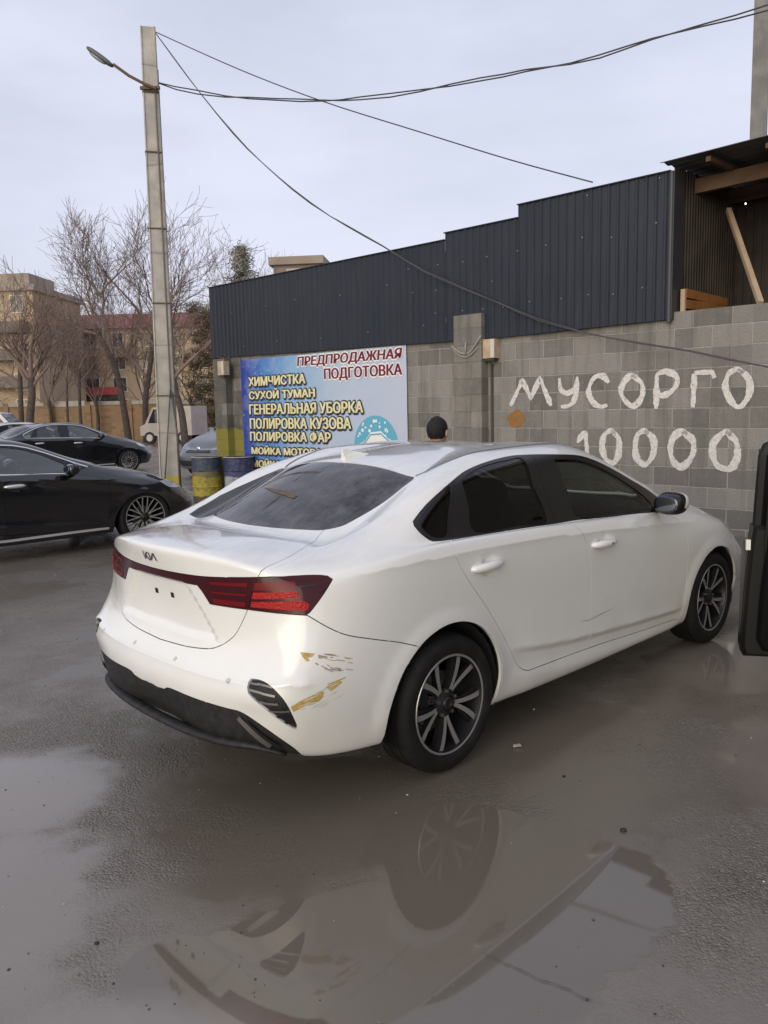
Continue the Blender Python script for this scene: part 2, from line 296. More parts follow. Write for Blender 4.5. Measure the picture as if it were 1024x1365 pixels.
CV = {
'dlo_top':[(-.126,.789,1.154),(-.009,.764,1.217),(.216,.725,1.303),(.338,.703,1.341),(.518,.684,1.371),(.729,.669,1.388),(.903,.673,1.386),(1.113,.679,1.374),(1.346,.679,1.355),(1.5,.689,1.319),(1.697,.712,1.245),(1.882,.737,1.164),(2.01,.756,1.105),(2.13,.764,1.049)],
'dlo_bot':[(-.126,.789,1.154),(-.131,.801,1.136),(-.116,.825,1.104),(-.085,.844,1.074),(-.068,.850,1.066),(.034,.854,1.059),(.254,.852,1.053),(.607,.849,1.044),(.865,.849,1.035),(1.089,.846,1.03),(1.459,.851,1.009),(1.931,.843,.981)],
'qdiv_top':[(.208,.732,1.293),(.120,.796,1.179),(.046,.843,1.072)],
'qdiv_r':[(.256,.740,1.288),(.225,.796,1.182),(.223,.842,1.07)],
'rdoor_glass_r':[(.772,.724,1.331),(.770,.786,1.206),(.784,.836,1.066)],
'bseam':[(.898,.680,1.38),(.858,.780,1.218),(.868,.848,1.036)],
'bpil_r':[(1.039,.719,1.329),(1.042,.786,1.191),(1.09,.841,1.04)],
'rdoor_edge':[(.034,.854,1.059),(.014,.879,1.048),(.026,.903,.984),(.068,.907,.918),(.123,.908,.847),(.228,.905,.730),(.350,.899,.578),(.414,.896,.487),(.479,.893,.394),(.505,.892,.367),(.531,.891,.349),(.574,.890,.334)],
'door_bot':[(.574,.890,.334),(.747,.888,.328),(.992,.887,.323),(1.339,.885,.307),(1.772,.882,.284),(2.061,.883,.274),(2.199,.884,.268)],
'mid':[(.868,.848,1.036),(.976,.878,1.015),(1.035,.894,.975),(1.089,.901,.900),(1.123,.901,.808),(1.141,.896,.671),(1.143,.892,.545),(1.141,.888,.393),(1.126,.886,.316)],
'fdoor_edge':[(1.931,.843,.981),(2.204,.844,.927),(2.318,.882,.835),(2.289,.897,.767),(2.275,.902,.635),(2.268,.898,.478),(2.249,.893,.353),(2.23,.888,.297),(2.199,.884,.268)],
'shoulder':[(-.289,.895,1.004),(-.074,.899,1.011),(.057,.900,.996),(.798,.895,.982),(1.12,.896,.961),(1.856,.884,.914)],
'lid_side':[(-.354,.446,1.104),(-.419,.473,1.084),(-.618,.616,1.066),(-.686,.633,1.056),(-.754,.623,1.046),(-.798,.627,1.033),(-.823,.619,1.008),(-.85,.571,.861),(-.869,.512,.769),(-.883,.474,.727),(-.899,.424,.697),(-.91,.384,.681),(-.919,.328,.672),(-.929,.195,.661),(-.934,.029,.650)],
'lamp_top':[(-.62,.823,.985),(-.632,.806,.998),(-.676,.771,1.004),(-.767,.701,1.004),(-.824,.620,.998),(-.857,.535,.991),(-.903,.366,.978),(-.93,.179,.973),(-.937,-.06,.974)],
'lamp_bot':[(-.62,.823,.985),(-.673,.816,.923),(-.719,.798,.868),(-.732,.791,.857),(-.79,.722,.863),(-.845,.586,.865),(-.882,.456,.865),(-.898,.370,.864),(-.91,.307,.934),(-.92,.208,.933),(-.926,-.045,.928)],
'bump_seam':[(-.728,.794,.856),(-.668,.840,.806),(-.598,.871,.765),(-.471,.897,.724),(-.354,.908,.689),(-.242,.911,.648)],
'diff_top':[(-.997,.115,.470),(-.998,.184,.487),(-.986,.363,.484),(-.953,.541,.480),(-.928,.625,.473),(-.876,.722,.412),(-.805,.768,.336)],
'diff_bot':[(-.964,.316,.346),(-.909,.620,.362)],
'vent':[(-.901,.649,.612),(-.917,.649,.583),(-.923,.658,.564),(-.908,.718,.523),(-.871,.764,.476),(-.809,.804,.422),(-.813,.809,.444),(-.857,.804,.543),(-.879,.754,.598),(-.889,.698,.613)],
'rear_glass':[(.201,.495,1.326),(.138,.529,1.302),(-.054,.536,1.213),(-.228,.504,1.138),(-.276,.496,1.121),(-.313,.481,1.11),(-.355,.444,1.104),(-.425,.168,1.107),(-.435,-.235,1.103)],
'rg_top':[(.201,-.559,1.329),(.233,-.515,1.333),(.136,-.264,1.355),(.124,-.041,1.367),(.139,.164,1.366),(.162,.347,1.35),(.203,.478,1.33)],
'ditch':[(.212,.474,1.333),(.302,.457,1.354),(.388,.450,1.369),(.484,.471,1.39),(.524,.527,1.407),(.705,.573,1.419),(.952,.578,1.425)],
'scuff1':[(-.84,.815,.526),(-.811,.834,.545),(-.739,.860,.569),(-.717,.866,.566),(-.724,.864,.545),(-.737,.860,.532),(-.778,.847,.530),(-.812,.830,.513),(-.831,.816,.503)],
'scuff2':[(-.71,.867,.581),(-.651,.879,.597),(-.638,.881,.585),(-.665,.877,.571),(-.689,.872,.561),(-.698,.870,.572)],
'scuff3':[(-.775,.799,.721),(-.73,.834,.713),(-.743,.831,.701),(-.758,.823,.700),(-.753,.830,.688),(-.766,.823,.688),(-.771,.811,.703)],
'scuffl1':[(-.72,.840,.706),(-.677,.860,.691),(-.583,.885,.662)],
'scuffl2':[(-.735,.839,.687),(-.684,.866,.649),(-.584,.888,.614)],
'holes':[(-.912,-.08,.855),(-.912,.060,.854)],
'sensors':[(-.972,.180,.590),(-.927,.550,.602)],
'logo':[(-.952,-.092,1.038),(-.956,.071,1.057),(-.948,.051,1.011),(-.937,-.127,.988)],
'handle_r':[(.111,.907,.924),(.229,.906,.912),(.348,.905,.908)],
'handle_f':[(1.136,.901,.894),(1.242,.901,.884),(1.369,.901,.879)],
'ridge':[(-.799,.739,.763),(-.754,.778,.821)],
'inner_bar':[(-.883,-.453,.906)],
'elem':[(-.826,.619,.982),(-.729,.755,.982),(-.836,.604,.937),(-.73,.773,.943),(-.843,.591,.899),(-.721,.788,.914),(-.632,.820,.978),(-.748,.754,.955),(-.738,.776,.907),(-.88,.462,.963),(-.896,.386,.892)],
'glass_q':[(-.094,.800,1.147),(.004,.778,1.201),(.166,.748,1.268),(.084,.809,1.149),(.027,.841,1.078),(-.054,.838,1.084),(-.093,.821,1.114)],
'glass_r':[(.260,.745,1.281),(.342,.727,1.313),(.488,.711,1.343),(.681,.702,1.359),(.799,.704,1.357),(.781,.778,1.224),(.799,.840,1.055),(.556,.841,1.062),(.235,.841,1.072),(.240,.797,1.18)],
'glass_f':[(1.07,.714,1.335),(1.272,.712,1.32),(1.431,.720,1.285),(1.609,.737,1.221),(1.783,.762,1.143),(1.906,.785,1.079),(1.959,.808,1.025),(1.893,.833,.999),(1.48,.839,1.021),(1.104,.841,1.039),(1.07,.786,1.188)],
'lp1':[(-.833,.603,.975),(-.744,.742,.983),(-.743,.758,.955),(-.838,.597,.945)],
'lp2':[(-.839,.598,.937),(-.743,.761,.948),(-.735,.774,.925),(-.843,.591,.910)],
'lp3':[(-.844,.589,.899),(-.734,.777,.915),(-.716,.795,.897),(-.728,.790,.874),(-.785,.727,.878),(-.845,.587,.878)],
'chev1':[(-.746,.752,.964),(-.735,.777,.912)],
'chev2':[(-.742,.756,.964),(-.681,.797,.970)],
'li1':[(-.9,.377,.960),(-.846,.570,.971),(-.847,.570,.957),(-.898,.384,.948)],
'li2':[(-.897,.385,.920),(-.851,.563,.927),(-.852,.563,.919),(-.896,.389,.913)],
'li3':[(-.896,.386,.892),(-.852,.563,.894),(-.854,.558,.875),(-.893,.402,.872)],
'streak':[(-.04,-.543,1.22),(-.125,-.303,1.239),(-.152,-.149,1.24),(-.169,-.032,1.233),(-.185,.061,1.223),(-.208,.060,1.21),(-.192,-.033,1.22),(-.173,-.153,1.228),(-.147,-.286,1.229),(-.072,-.49,1.215)],
'streak2':[(-.187,-.071,1.223),(-.315,-.058,1.153)],
'mirror_c':[(2.26,.785,.989)],
'dent1':[(1.057,.891,.487),(1.248,.890,.473),(1.449,.890,.482)],
'mark':[(-.908,-.257,.857)],
}
ARCH_R = [(-.432,.87,.255),(-.425,.895,.30),(-.405,.90,.414),(-.335,.90,.55),(-.23,.90,.645),(-.13,.90,.688),(-.035,.90,.702),(.07,.90,.690),(.18,.90,.644),(.267,.90,.567),(.322,.895,.468),(.340,.89,.362),(.325,.88,.25),(.32,.86,.21)]
ARCH_F = [(2.298,.86,.20),(2.300,.885,.25),(2.320,.895,.40),(2.385,.90,.524),(2.50,.90,.622),(2.60,.90,.660),(2.68,.90,.672),(2.78,.90,.660),(2.895,.89,.615),(2.98,.885,.53),(3.022,.88,.43),(3.028,.87,.32),(3.01,.84,.22)]
def make_curves():
    c = {}
    S_, L_ = (lambda k: spline(CV[k])), (lambda k: poly(CV[k]))
    for k in ('dlo_top', 'dlo_bot', 'mid', 'lid_side', 'bump_seam', 'diff_top'): c[k] = S_(k)
    c['diff_top'] = spline([(-.955, 0, .475), (-.957, .12, .475)] + CV['diff_top'][1:-1] + [(-.80, .775, .33), (-.76, .78, .255)])
    c['rdoor_edge'] = spline(CV['rdoor_edge']); c['door_bot'] = spline(CV['door_bot'][:2] + [(1.126, .886, .316)] + CV['door_bot'][3:])
    c['fdoor_edge'] = spline([(1.931, .843, .981), (2.10, .86, .955), (2.215, .88, .92), (2.262, .893, .86), (2.277, .897, .767), (2.275, .902, .635), (2.268, .898, .478), (2.249, .893, .353), (2.232, .888, .297), (2.199, .884, .268)])
    c['sill_seam'] = poly([(2.199, .884, .268), (2.235, .875, .235), (2.26, .85, .20)])
    up_ = lambda L: [(x, y-(.008 if z > 1.2 else .002), z+(.014 if z > 1.2 else (.008 if z > 1.1 else -.004))) for x, y, z in L]
    for k in ('glass_q', 'glass_r', 'glass_f', 'vent'): q_ = CV[k] if k == 'vent' else up_(CV[k]); c[k] = spline(q_+q_[:1], .012)
    c['qdiv'] = L_('qdiv_top'); c['bseam'] = poly([(.905, .672, 1.40)] + CV['bseam'][1:])
    c['arch_r'] = spline(ARCH_R); c['arch_f'] = spline(ARCH_F)
    lt = [p for p in CV['lamp_top'] if p[1] > 0] + [(-.932, 0, .973)]; lb = CV['lamp_bot'][1:-1]
    lb = lb[:4]+lb[4:8]+[(-.905, .34, .905), (-.912, .300, .935)]+[(-.920, .208, .934), (-.926, 0, .930)]
    c['lamp'] = spline(lt[::-1], .02) + spline([lt[0]]+lb[:3], .012)[1:] + poly(lb[2:8], .02)[1:] + poly(lb[7:], .02)[1:]
    rg = [(.133, 0, 1.369), (.139, .164, 1.364), (.15, .347, 1.350), (.155, .45, 1.341), (.165, .515, 1.334)]
    rs = [(.165, .515, 1.334), (.135, .532, 1.318), (.07, .536, 1.28), (-.054, .536, 1.213), (-.228, .508, 1.138), (-.276, .497, 1.121), (-.318, .470, 1.110), (-.360, .42, 1.104), (-.40, .30, 1.105), (-.425, .168, 1.107), (-.435, 0, 1.105)]
    c['rglass'] = spline(rg) + spline(rs, .015)[1:]; c['rg_top'] = spline(rg)
    c['rlid'] = poly([(-.36, .42, 1.104), (-.355, .46, 1.10)])
    c['lid_side'] = spline([(-.345, .448, 1.104), (-.40, .472, 1.085), (-.50, .535, 1.072), (-.60, .59, 1.064), (-.69, .622, 1.055), (-.754, .628, 1.046), (-.798, .627, 1.033), (-.826, .615, 1.0), (-.842, .592, .93), (-.852, .568, .861), (-.869, .515, .769), (-.883, .474, .727), (-.899, .424, .697), (-.910, .38, .681), (-.919, .31, .670), (-.929, .195, .660), (-.934, 0, .652)])
    rt_ = [(.165, .515, 1.334), (.22, .535, 1.345), (.32, .553, 1.368), (.45, .566, 1.392), (.60, .575, 1.41), (.80, .578, 1.42), (1.0, .578, 1.42), (1.2, .577, 1.405), (1.36, .572, 1.385), (1.49, .566, 1.355)]
    c['ditch'] = spline(rt_)
    ws_t = [(1.49, .566, 1.355), (1.53, .48, 1.36), (1.56, .35, 1.355), (1.585, .18, 1.35), (1.595, 0, 1.35)]
    c['ws_top'] = spline(ws_t); ws_s = [(1.49, .566, 1.355), (1.62, .60, 1.30), (1.80, .625, 1.22), (1.98, .645, 1.135), (2.12, .645, 1.07), (2.17, .625, 1.06)]
    ws_b = [(2.17, .625, 1.06), (2.30, .52, 1.035), (2.38, .35, 1.03), (2.43, .15, 1.02), (2.44, 0, 1.02)]
    c['ws'] = spline(ws_t[::-1]) + spline(ws_s)[1:] + spline(ws_b)[1:]
    h_r = [(2.475, 0, 1.01), (2.46, .15, 1.01), (2.41, .36, 1.015), (2.33, .53, 1.02), (2.235, .645, 1.02)]
    h_s = [(2.235, .645, 1.02), (2.30, .69, .995), (2.50, .70, .95), (2.75, .675, .89), (2.95, .64, .845), (3.06, .59, .81)]
    h_f = [(3.06, .59, .81), (3.18, .48, .77), (3.30, .30, .74), (3.36, 0, .735)]
    c['hood'] = spline(h_r) + spline(h_s)[1:] + spline(h_f)[1:]
    c['head'] = spline([(2.94, .80, .775), (3.06, .735, .775), (3.20, .60, .735), (3.33, .43, .70), (3.40, .36, .675)]) + spline([(3.40, .36, .675), (3.45, .38, .645), (3.38, .55, .64), (3.22, .73, .665), (3.07, .82, .70), (2.94, .80, .775)])[1:]
    c['grille'] = poly([(3.47, 0, .675), (3.43, .34, .67), (3.47, .37, .64), (3.52, .40, .58), (3.55, 0, .575)])
    c['intake'] = spline([(3.60, 0, .42), (3.57, .40, .42), (3.47, .60, .43), (3.42, .64, .38), (3.46, .55, .32), (3.56, .3, .30), (3.58, 0, .30)])
    c['fseam'] = spline([(3.022, .88, .46), (3.03, .87, .56), (3.05, .845, .66), (3.08, .815, .70)])
    c['cowl'] = poly([(2.130, .764, 1.049), (2.19, .71, 1.03), (2.235, .645, 1.02)]); c['dlo_fr'] = poly([(1.931, .843, .981), (2.03, .81, 1.01), (2.130, .764, 1.049)])
    uv = {k: to_uv(v) for k, v in c.items()}
    for k in ('lid_side', 'hood', 'lamp', 'rglass', 'ws', 'rg_top', 'ws_top', 'diff_top', 'grille', 'intake'):
        P = np.array(c[k]); z = P[:, 1] < 1e-6; uv[k][z & (P[:, 0] < 1), 0] = 0; uv[k][z & (P[:, 0] > 1), 0] = NC-1
    for k in ('arch_r', 'arch_f'): uv[k][0, 1] = 0; uv[k][-1, 1] = 0
    uv['sill_seam'][-1, 1] = 0; uv['diff_top'][-1, 1] = 0
    return uv
UVC = make_curves()
def regions():
    """ordered (name, polygon in uv); first match wins"""
    U = UVC; cat = np.concatenate; one = lambda *p: np.array(p, float)
    ext = lambda a: cat([a, [[a[-1][0], -1], [a[0][0], -1]]])
    ctr = lambda k: cat([U[k], [[-1, U[k][-1][1]], [-1, U[k][0][1]]]])
    ctf = lambda k: cat([U[k], [[NC, U[k][-1][1]], [NC, U[k][0][1]]]])
    dlo = cat([U['dlo_bot'], U['dlo_fr'][1:], U['dlo_top'][::-1][1:]])
    b0 = U['bseam']; mid = U['mid']; db = U['door_bot']; k = int(np.argmin(np.hypot(*(db-mid[-1]).T)))
    inn = to_uv([(.45, .80, 1.15)])[0]; inf = to_uv([(1.4, .80, 1.10)])[0]
    lid_low = U['lid_side']; i_l = int(np.argmin(np.hypot(*(lid_low-to_uv([(-.845, .585, .90)])[0]).T)))
    L = [('hole_r', ext(U['arch_r'])), ('hole_f', ext(U['arch_f'])), ('rear_vent', U['vent']),
         ('diffuser', cat([U['diff_top'], [[-1, -1], [-1, U['diff_top'][0][1]]]])),
         ('tail_lamp', cat([U['lamp'], [[-1, U['lamp'][-1][1]], [-1, U['lamp'][0][1]]]])),
         ('rear_window', ctr('rglass')), ('windshield', ctf('ws')),
         ('quarter_glass', U['glass_q']), ('window_rear', U['glass_r']), ('window_front', U['glass_f'])]
    vb = [[b0[0][0], NR], [-1, NR], [-1, b0[-1][1]-.4]]
    L += [('DLO', dlo), ('lid', cat([lid_low, [[-1, lid_low[-1][1]], [-1, U['rglass'][-1][1]+.3], U['rglass'][-4]]])),
          ('bumper_rear', cat([U['bump_seam'][::-1], to_uv([(-.80, .70, .93)]), [lid_low[i_l]], lid_low[i_l+1:], [[-1, lid_low[-1][1]], [-1, -1], [U['arch_r'][0][0], -1]], U['arch_r'][:9], [U['bump_seam'][-1]]])),
          ('door_rear', cat([U['rdoor_edge'], db[1:k+1], mid[::-1], [inn]])),
          ('door_front', cat([mid, db[k+1:], U['fdoor_edge'][::-1][1:], [inf]])),
          ('hood', ctf('hood')), ('headlamp', U['head']), ('grille', ctf('grille')), ('intake', ctf('intake')),
          ('bumper_front', cat([U['fseam'], to_uv([(3.15, .74, .71)]), to_uv([(3.3, .45, .745)]), [[NC, U['hood'][-1][1]], [NC, -1], [U['arch_f'][-1][0]-.0, -1]], U['arch_f'][::-1][:6]])),
          ('fender', cat([U['fdoor_edge'], U['sill_seam'][1:], [[U['sill_seam'][-1][0], -1], [NC, -1], [NC, U['hood'][0][1]]], to_uv([(2.5, .2, 1.0)]), U['cowl'][::-1], U['dlo_fr'][::-1][1:]])),
          ('roof', cat([U['ditch'], U['ws_top'][1:], [[NC, NR], [-1, NR]], U['rg_top']]))]
    # split the DLO frame and the tail lamps
    L = [x for x in L if x[0] != 'DLO'] + []
    i = [q for q, x in enumerate(L) if x[0] == 'lid'][0]
    L[i:i] = [('DLO', dlo)]
    return L, dlo
REG, _ = regions()
def side_of(pts, line):
    """pts are on the front (u larger) side of a polyline running in v"""
    o = np.argsort(line[:, 1]); return pts[:, 0] > np.interp(pts[:, 1], line[o, 1], line[o, 0])
def triangulate(step):
    cs = list(UVC.values()); vs = []; es = []
    for a in cs:
        n = len(vs); vs += [tuple(p) for p in a]; es += [(n+i, n+i+1) for i in range(len(a)-1)]
    crv = np.array(vs); nu, nv = int(round((NC-1)/step))+1, int(round((NR-1)/step))+1
    gu, gv = np.meshgrid(np.linspace(0, NC-1, nu), np.linspace(0, NR-1, nv)); G = np.stack([gu.ravel(), gv.ravel()], 1)
    Pc = ev(A0, crv[:, 0], crv[:, 1]); Pg = ev(A0, G[:, 0], G[:, 1]); from mathutils.kdtree import KDTree
    kd = KDTree(len(Pc)); [kd.insert(p, i) for i, p in enumerate(Pc)]; kd.balance()
    edge = (G[:, 0] < 1e-9) | (G[:, 0] > NC-1-1e-9) | (G[:, 1] < 1e-9) | (G[:, 1] > NR-1-1e-9)
    keep = [e or kd.find(p)[2] > .0075 for p, e in zip(Pg, edge)]; G = G[keep]
    n = len(vs); allv = [Vector(p) for p in vs] + [Vector(p) for p in G]
    ov, oe, of = delaunay_2d_cdt(allv, es, [], 0, 1e-5)[:3]
    V = np.array([tuple(v) for v in ov]); F = np.array([f for f in of if len(f) == 3])
    a, b, c = V[F[:, 0]], V[F[:, 1]], V[F[:, 2]]; ar = (b[:, 0]-a[:, 0])*(c[:, 1]-a[:, 1])-(b[:, 1]-a[:, 1])*(c[:, 0]-a[:, 0])
    F = np.where((ar < 0)[:, None], F[:, ::-1], F); F = F[np.abs(ar) > 1e-9]
    ctr = V[F].mean(1); lab = np.full(len(F), 'body', dtype=object); todo = np.ones(len(F), bool)
    for name, pg in REG:
        m = todo & inside(ctr, np.asarray(pg)); lab[m] = name; todo &= ~m
    d = lab == 'DLO'; fr = d & side_of(ctr, UVC['bseam']); q = d & ~side_of(ctr, UVC['qdiv'])
    lab[d] = 'frame_rear'; lab[fr] = 'frame_front'; lab[q] = 'frame_quarter'
    d = lab == 'tail_lamp'; ls = UVC['lid_side']; o = np.argsort(ls[:, 1]); lab[d & (ctr[:, 0] < np.interp(ctr[:, 1], ls[o, 1], ls[o, 0]))] = 'lamp_bar'
    return V, F, lab
_TRI = {}
def tri(step):
    if step not in _TRI: _TRI[step] = triangulate(step)
    return _TRI[step]
CENTRAL = {'lid', 'bumper_rear', 'diffuser', 'lamp_bar', 'rear_window', 'windshield', 'hood', 'grille', 'intake', 'bumper_front', 'roof', 'body'}
def region_mesh(sh, V, F, lab, name, side, gap=.0016, depth=.014, off=0.0, flip=False):
    """vertices, faces, normals of one trimmed panel; side -1 right, +1 left, 0 both halves"""
    f = F[lab == name] if isinstance(name, str) else F[np.isin(lab, list(name))]
    if len(f) == 0: return None
    ids, inv = np.unique(f, return_inverse=True); f = inv.reshape(-1, 3); uv = V[ids]
    P, N = sh.SN(uv[:, 0], uv[:, 1]); mid = P[:, 1] < 1e-6
    N[mid, 1] = 0; N /= np.maximum(np.linalg.norm(N, axis=1, keepdims=True), 1e-9); P = P + N*off
    e = np.concatenate([f[:, [0, 1]], f[:, [1, 2]], f[:, [2, 0]]]); key = np.sort(e, 1)
    _, idx, cnt = np.unique(key, axis=0, return_index=True, return_counts=True); be = e[idx[cnt == 1]]
    be = be[~(mid[be[:, 0]] & mid[be[:, 1]])]
    if gap:
        T = P[be[:, 1]]-P[be[:, 0]]; T /= np.maximum(np.linalg.norm(T, axis=1, keepdims=True), 1e-9); acc = np.zeros_like(P)
        I = np.cross(N[be[:, 0]]+N[be[:, 1]], T)
        # template has y>=0 with u forward: keep the inward side by testing the triangle's centre
        ref = {}
        for t in f:
            for a, b in ((0, 1), (1, 2), (2, 0)): ref[(t[a], t[b])] = t
        for k in range(len(be)):
            c = P[ref[(be[k, 0], be[k, 1])]].mean(0)-P[be[k, 0]]
            s = 1 if I[k] @ c > 0 else -1; acc[be[k, 0]] += s*I[k]; acc[be[k, 1]] += s*I[k]
        l = np.linalg.norm(acc, axis=1, keepdims=True); acc = np.where(l > 1e-9, acc/np.maximum(l, 1e-9), 0); acc[mid, 1] = 0; P = P + acc*gap
    nP = len(P); FF = [tuple(t) for t in f]; PP = P; NN = N; ntop = len(FF)
    if depth:
        bv = np.unique(be); mp_ = {b: i for i, b in enumerate(bv)}; n = nP
        PP = np.concatenate([P, P[bv], P[bv]-N[bv]*depth])
        fn = np.zeros((len(bv), 3))
        for a, b in be:
            q = np.cross(P[b]-P[a], N[a]); fn[mp_[a]] += q; fn[mp_[b]] += q
        fn /= np.maximum(np.linalg.norm(fn, axis=1, keepdims=True), 1e-9); NN = np.concatenate([N, fn, fn]); m = len(bv)
        FF += [(n+mp_[a], n+m+mp_[a], n+m+mp_[b], n+mp_[b]) for a, b in be]
        mid = np.concatenate([mid, mid[bv], mid[bv]])
    # template: u forward, v up, y to the outside -> outward normal is Su x Sv with y mirrored for the right side
    def sidecopy(s): return PP*[1, s, 1], NN*[1, s, 1]
    def orient(fs, Pm, Nm):
        out = []
        for t in fs:
            a, b, c = Pm[t[0]], Pm[t[1]], Pm[t[2]]
            nn = np.cross(b-a, c-a); out.append(tuple(t) if (nn @ Nm[list(t)].mean(0) > 0) != flip else tuple(t[::-1]))
        return out
    if side != 0:
        Pm, Nm = sidecopy(side); return Pm, orient(FF, Pm, Nm), Nm*(-1 if flip else 1)
    Pl, Nl = sidecopy(1); Pr, Nr = sidecopy(-1); n = len(Pl); mp2 = np.arange(n)+n
    mp2 = np.where(mid, np.arange(n), mp2)
    Fl = orient(FF, Pl, Nl); Fr = [tuple(mp2[list(t)]) for t in orient(FF, Pr, Nr)]
    return np.concatenate([Pl, Pr]), Fl+Fr, np.concatenate([Nl, Nr])*(-1 if flip else 1)
def panel(name, data, m, parent, custom=True):
    if data is None: return None
    P, Fc, Nn = data; me = bpy.data.meshes.new(name); me.from_pydata([tuple(p) for p in P], [], Fc)
    me.polygons.foreach_set('use_smooth', [True]*len(me.polygons)); me.update()
    if custom: me.normals_split_custom_set_from_vertices([tuple(n) for n in Nn])
    return link(name, me, m, parent)
def patch(sh, name, pts, m, parent, off=.002, side=-1, step=.02, sm=False, both=False):
    """decal-like thin piece that follows the body surface inside an outline"""
    c = spline(pts+pts[:1], step) if sm else poly(pts+pts[:1], step); uv = to_uv(c)[:-1]; n = len(uv); lo, hi = uv.min(0), uv.max(0)
    g = [Vector((a, b)) for a in np.arange(lo[0], hi[0], .05) for b in np.arange(lo[1], hi[1], .05)]
    ov, _, of = delaunay_2d_cdt([Vector(p) for p in uv]+g, [(i, (i+1) % n) for i in range(n)], [], 0, 1e-6)[:3]
    V = np.array([tuple(v) for v in ov]); F = np.array([f for f in of if len(f) == 3]); F = F[inside(V[F].mean(1), uv)]
    if len(F) == 0: return None
    ids, inv = np.unique(F, return_inverse=True); F = inv.reshape(-1, 3); P, N = sh.SN(V[ids][:, 0], V[ids][:, 1]); P = P+N*off
    objs = []
    for s in ((1, -1) if both else (side,)):
        Pm, Nm = P*[1, s, 1], N*[1, s, 1]; Fs = []
        for t in F:
            nn = np.cross(Pm[t[1]]-Pm[t[0]], Pm[t[2]]-Pm[t[0]]); Fs.append(tuple(t) if nn @ Nm[t[0]] > 0 else tuple(t[::-1]))
        objs.append(panel(name, (Pm, Fs, Nm), m, parent))
    return objs[0] if not both else objs
def ribbon(sh, name, pts, width, m, parent, off=.002, side=-1):
    c = poly(pts, .01); uv = to_uv(c); P, N = sh.SN(uv[:, 0], uv[:, 1]); V = []; F = []; P = P+N*off
    wd = np.interp(np.linspace(0, 1, len(P)), np.linspace(0, 1, len(width)), width) if hasattr(width, '__len__') else [width]*len(P)
    for i in range(len(P)):
        t = P[min(i+1, len(P)-1)]-P[max(i-1, 0)]; b = np.cross(N[i], t); b /= max(np.linalg.norm(b), 1e-9); V += [P[i]+b*wd[i]/2, P[i]-b*wd[i]/2]
        if i: F.append((2*i-2, 2*i-1, 2*i+1, 2*i))
    Pm = np.array(V)*[1, side, 1]; Nm = np.repeat(N, 2, 0)*[1, side, 1]
    Fs = [f if np.cross(Pm[f[1]]-Pm[f[0]], Pm[f[2]]-Pm[f[0]]) @ Nm[f[0]] > 0 else f[::-1] for f in F]
    return panel(name, (Pm, Fs, Nm), m, parent)

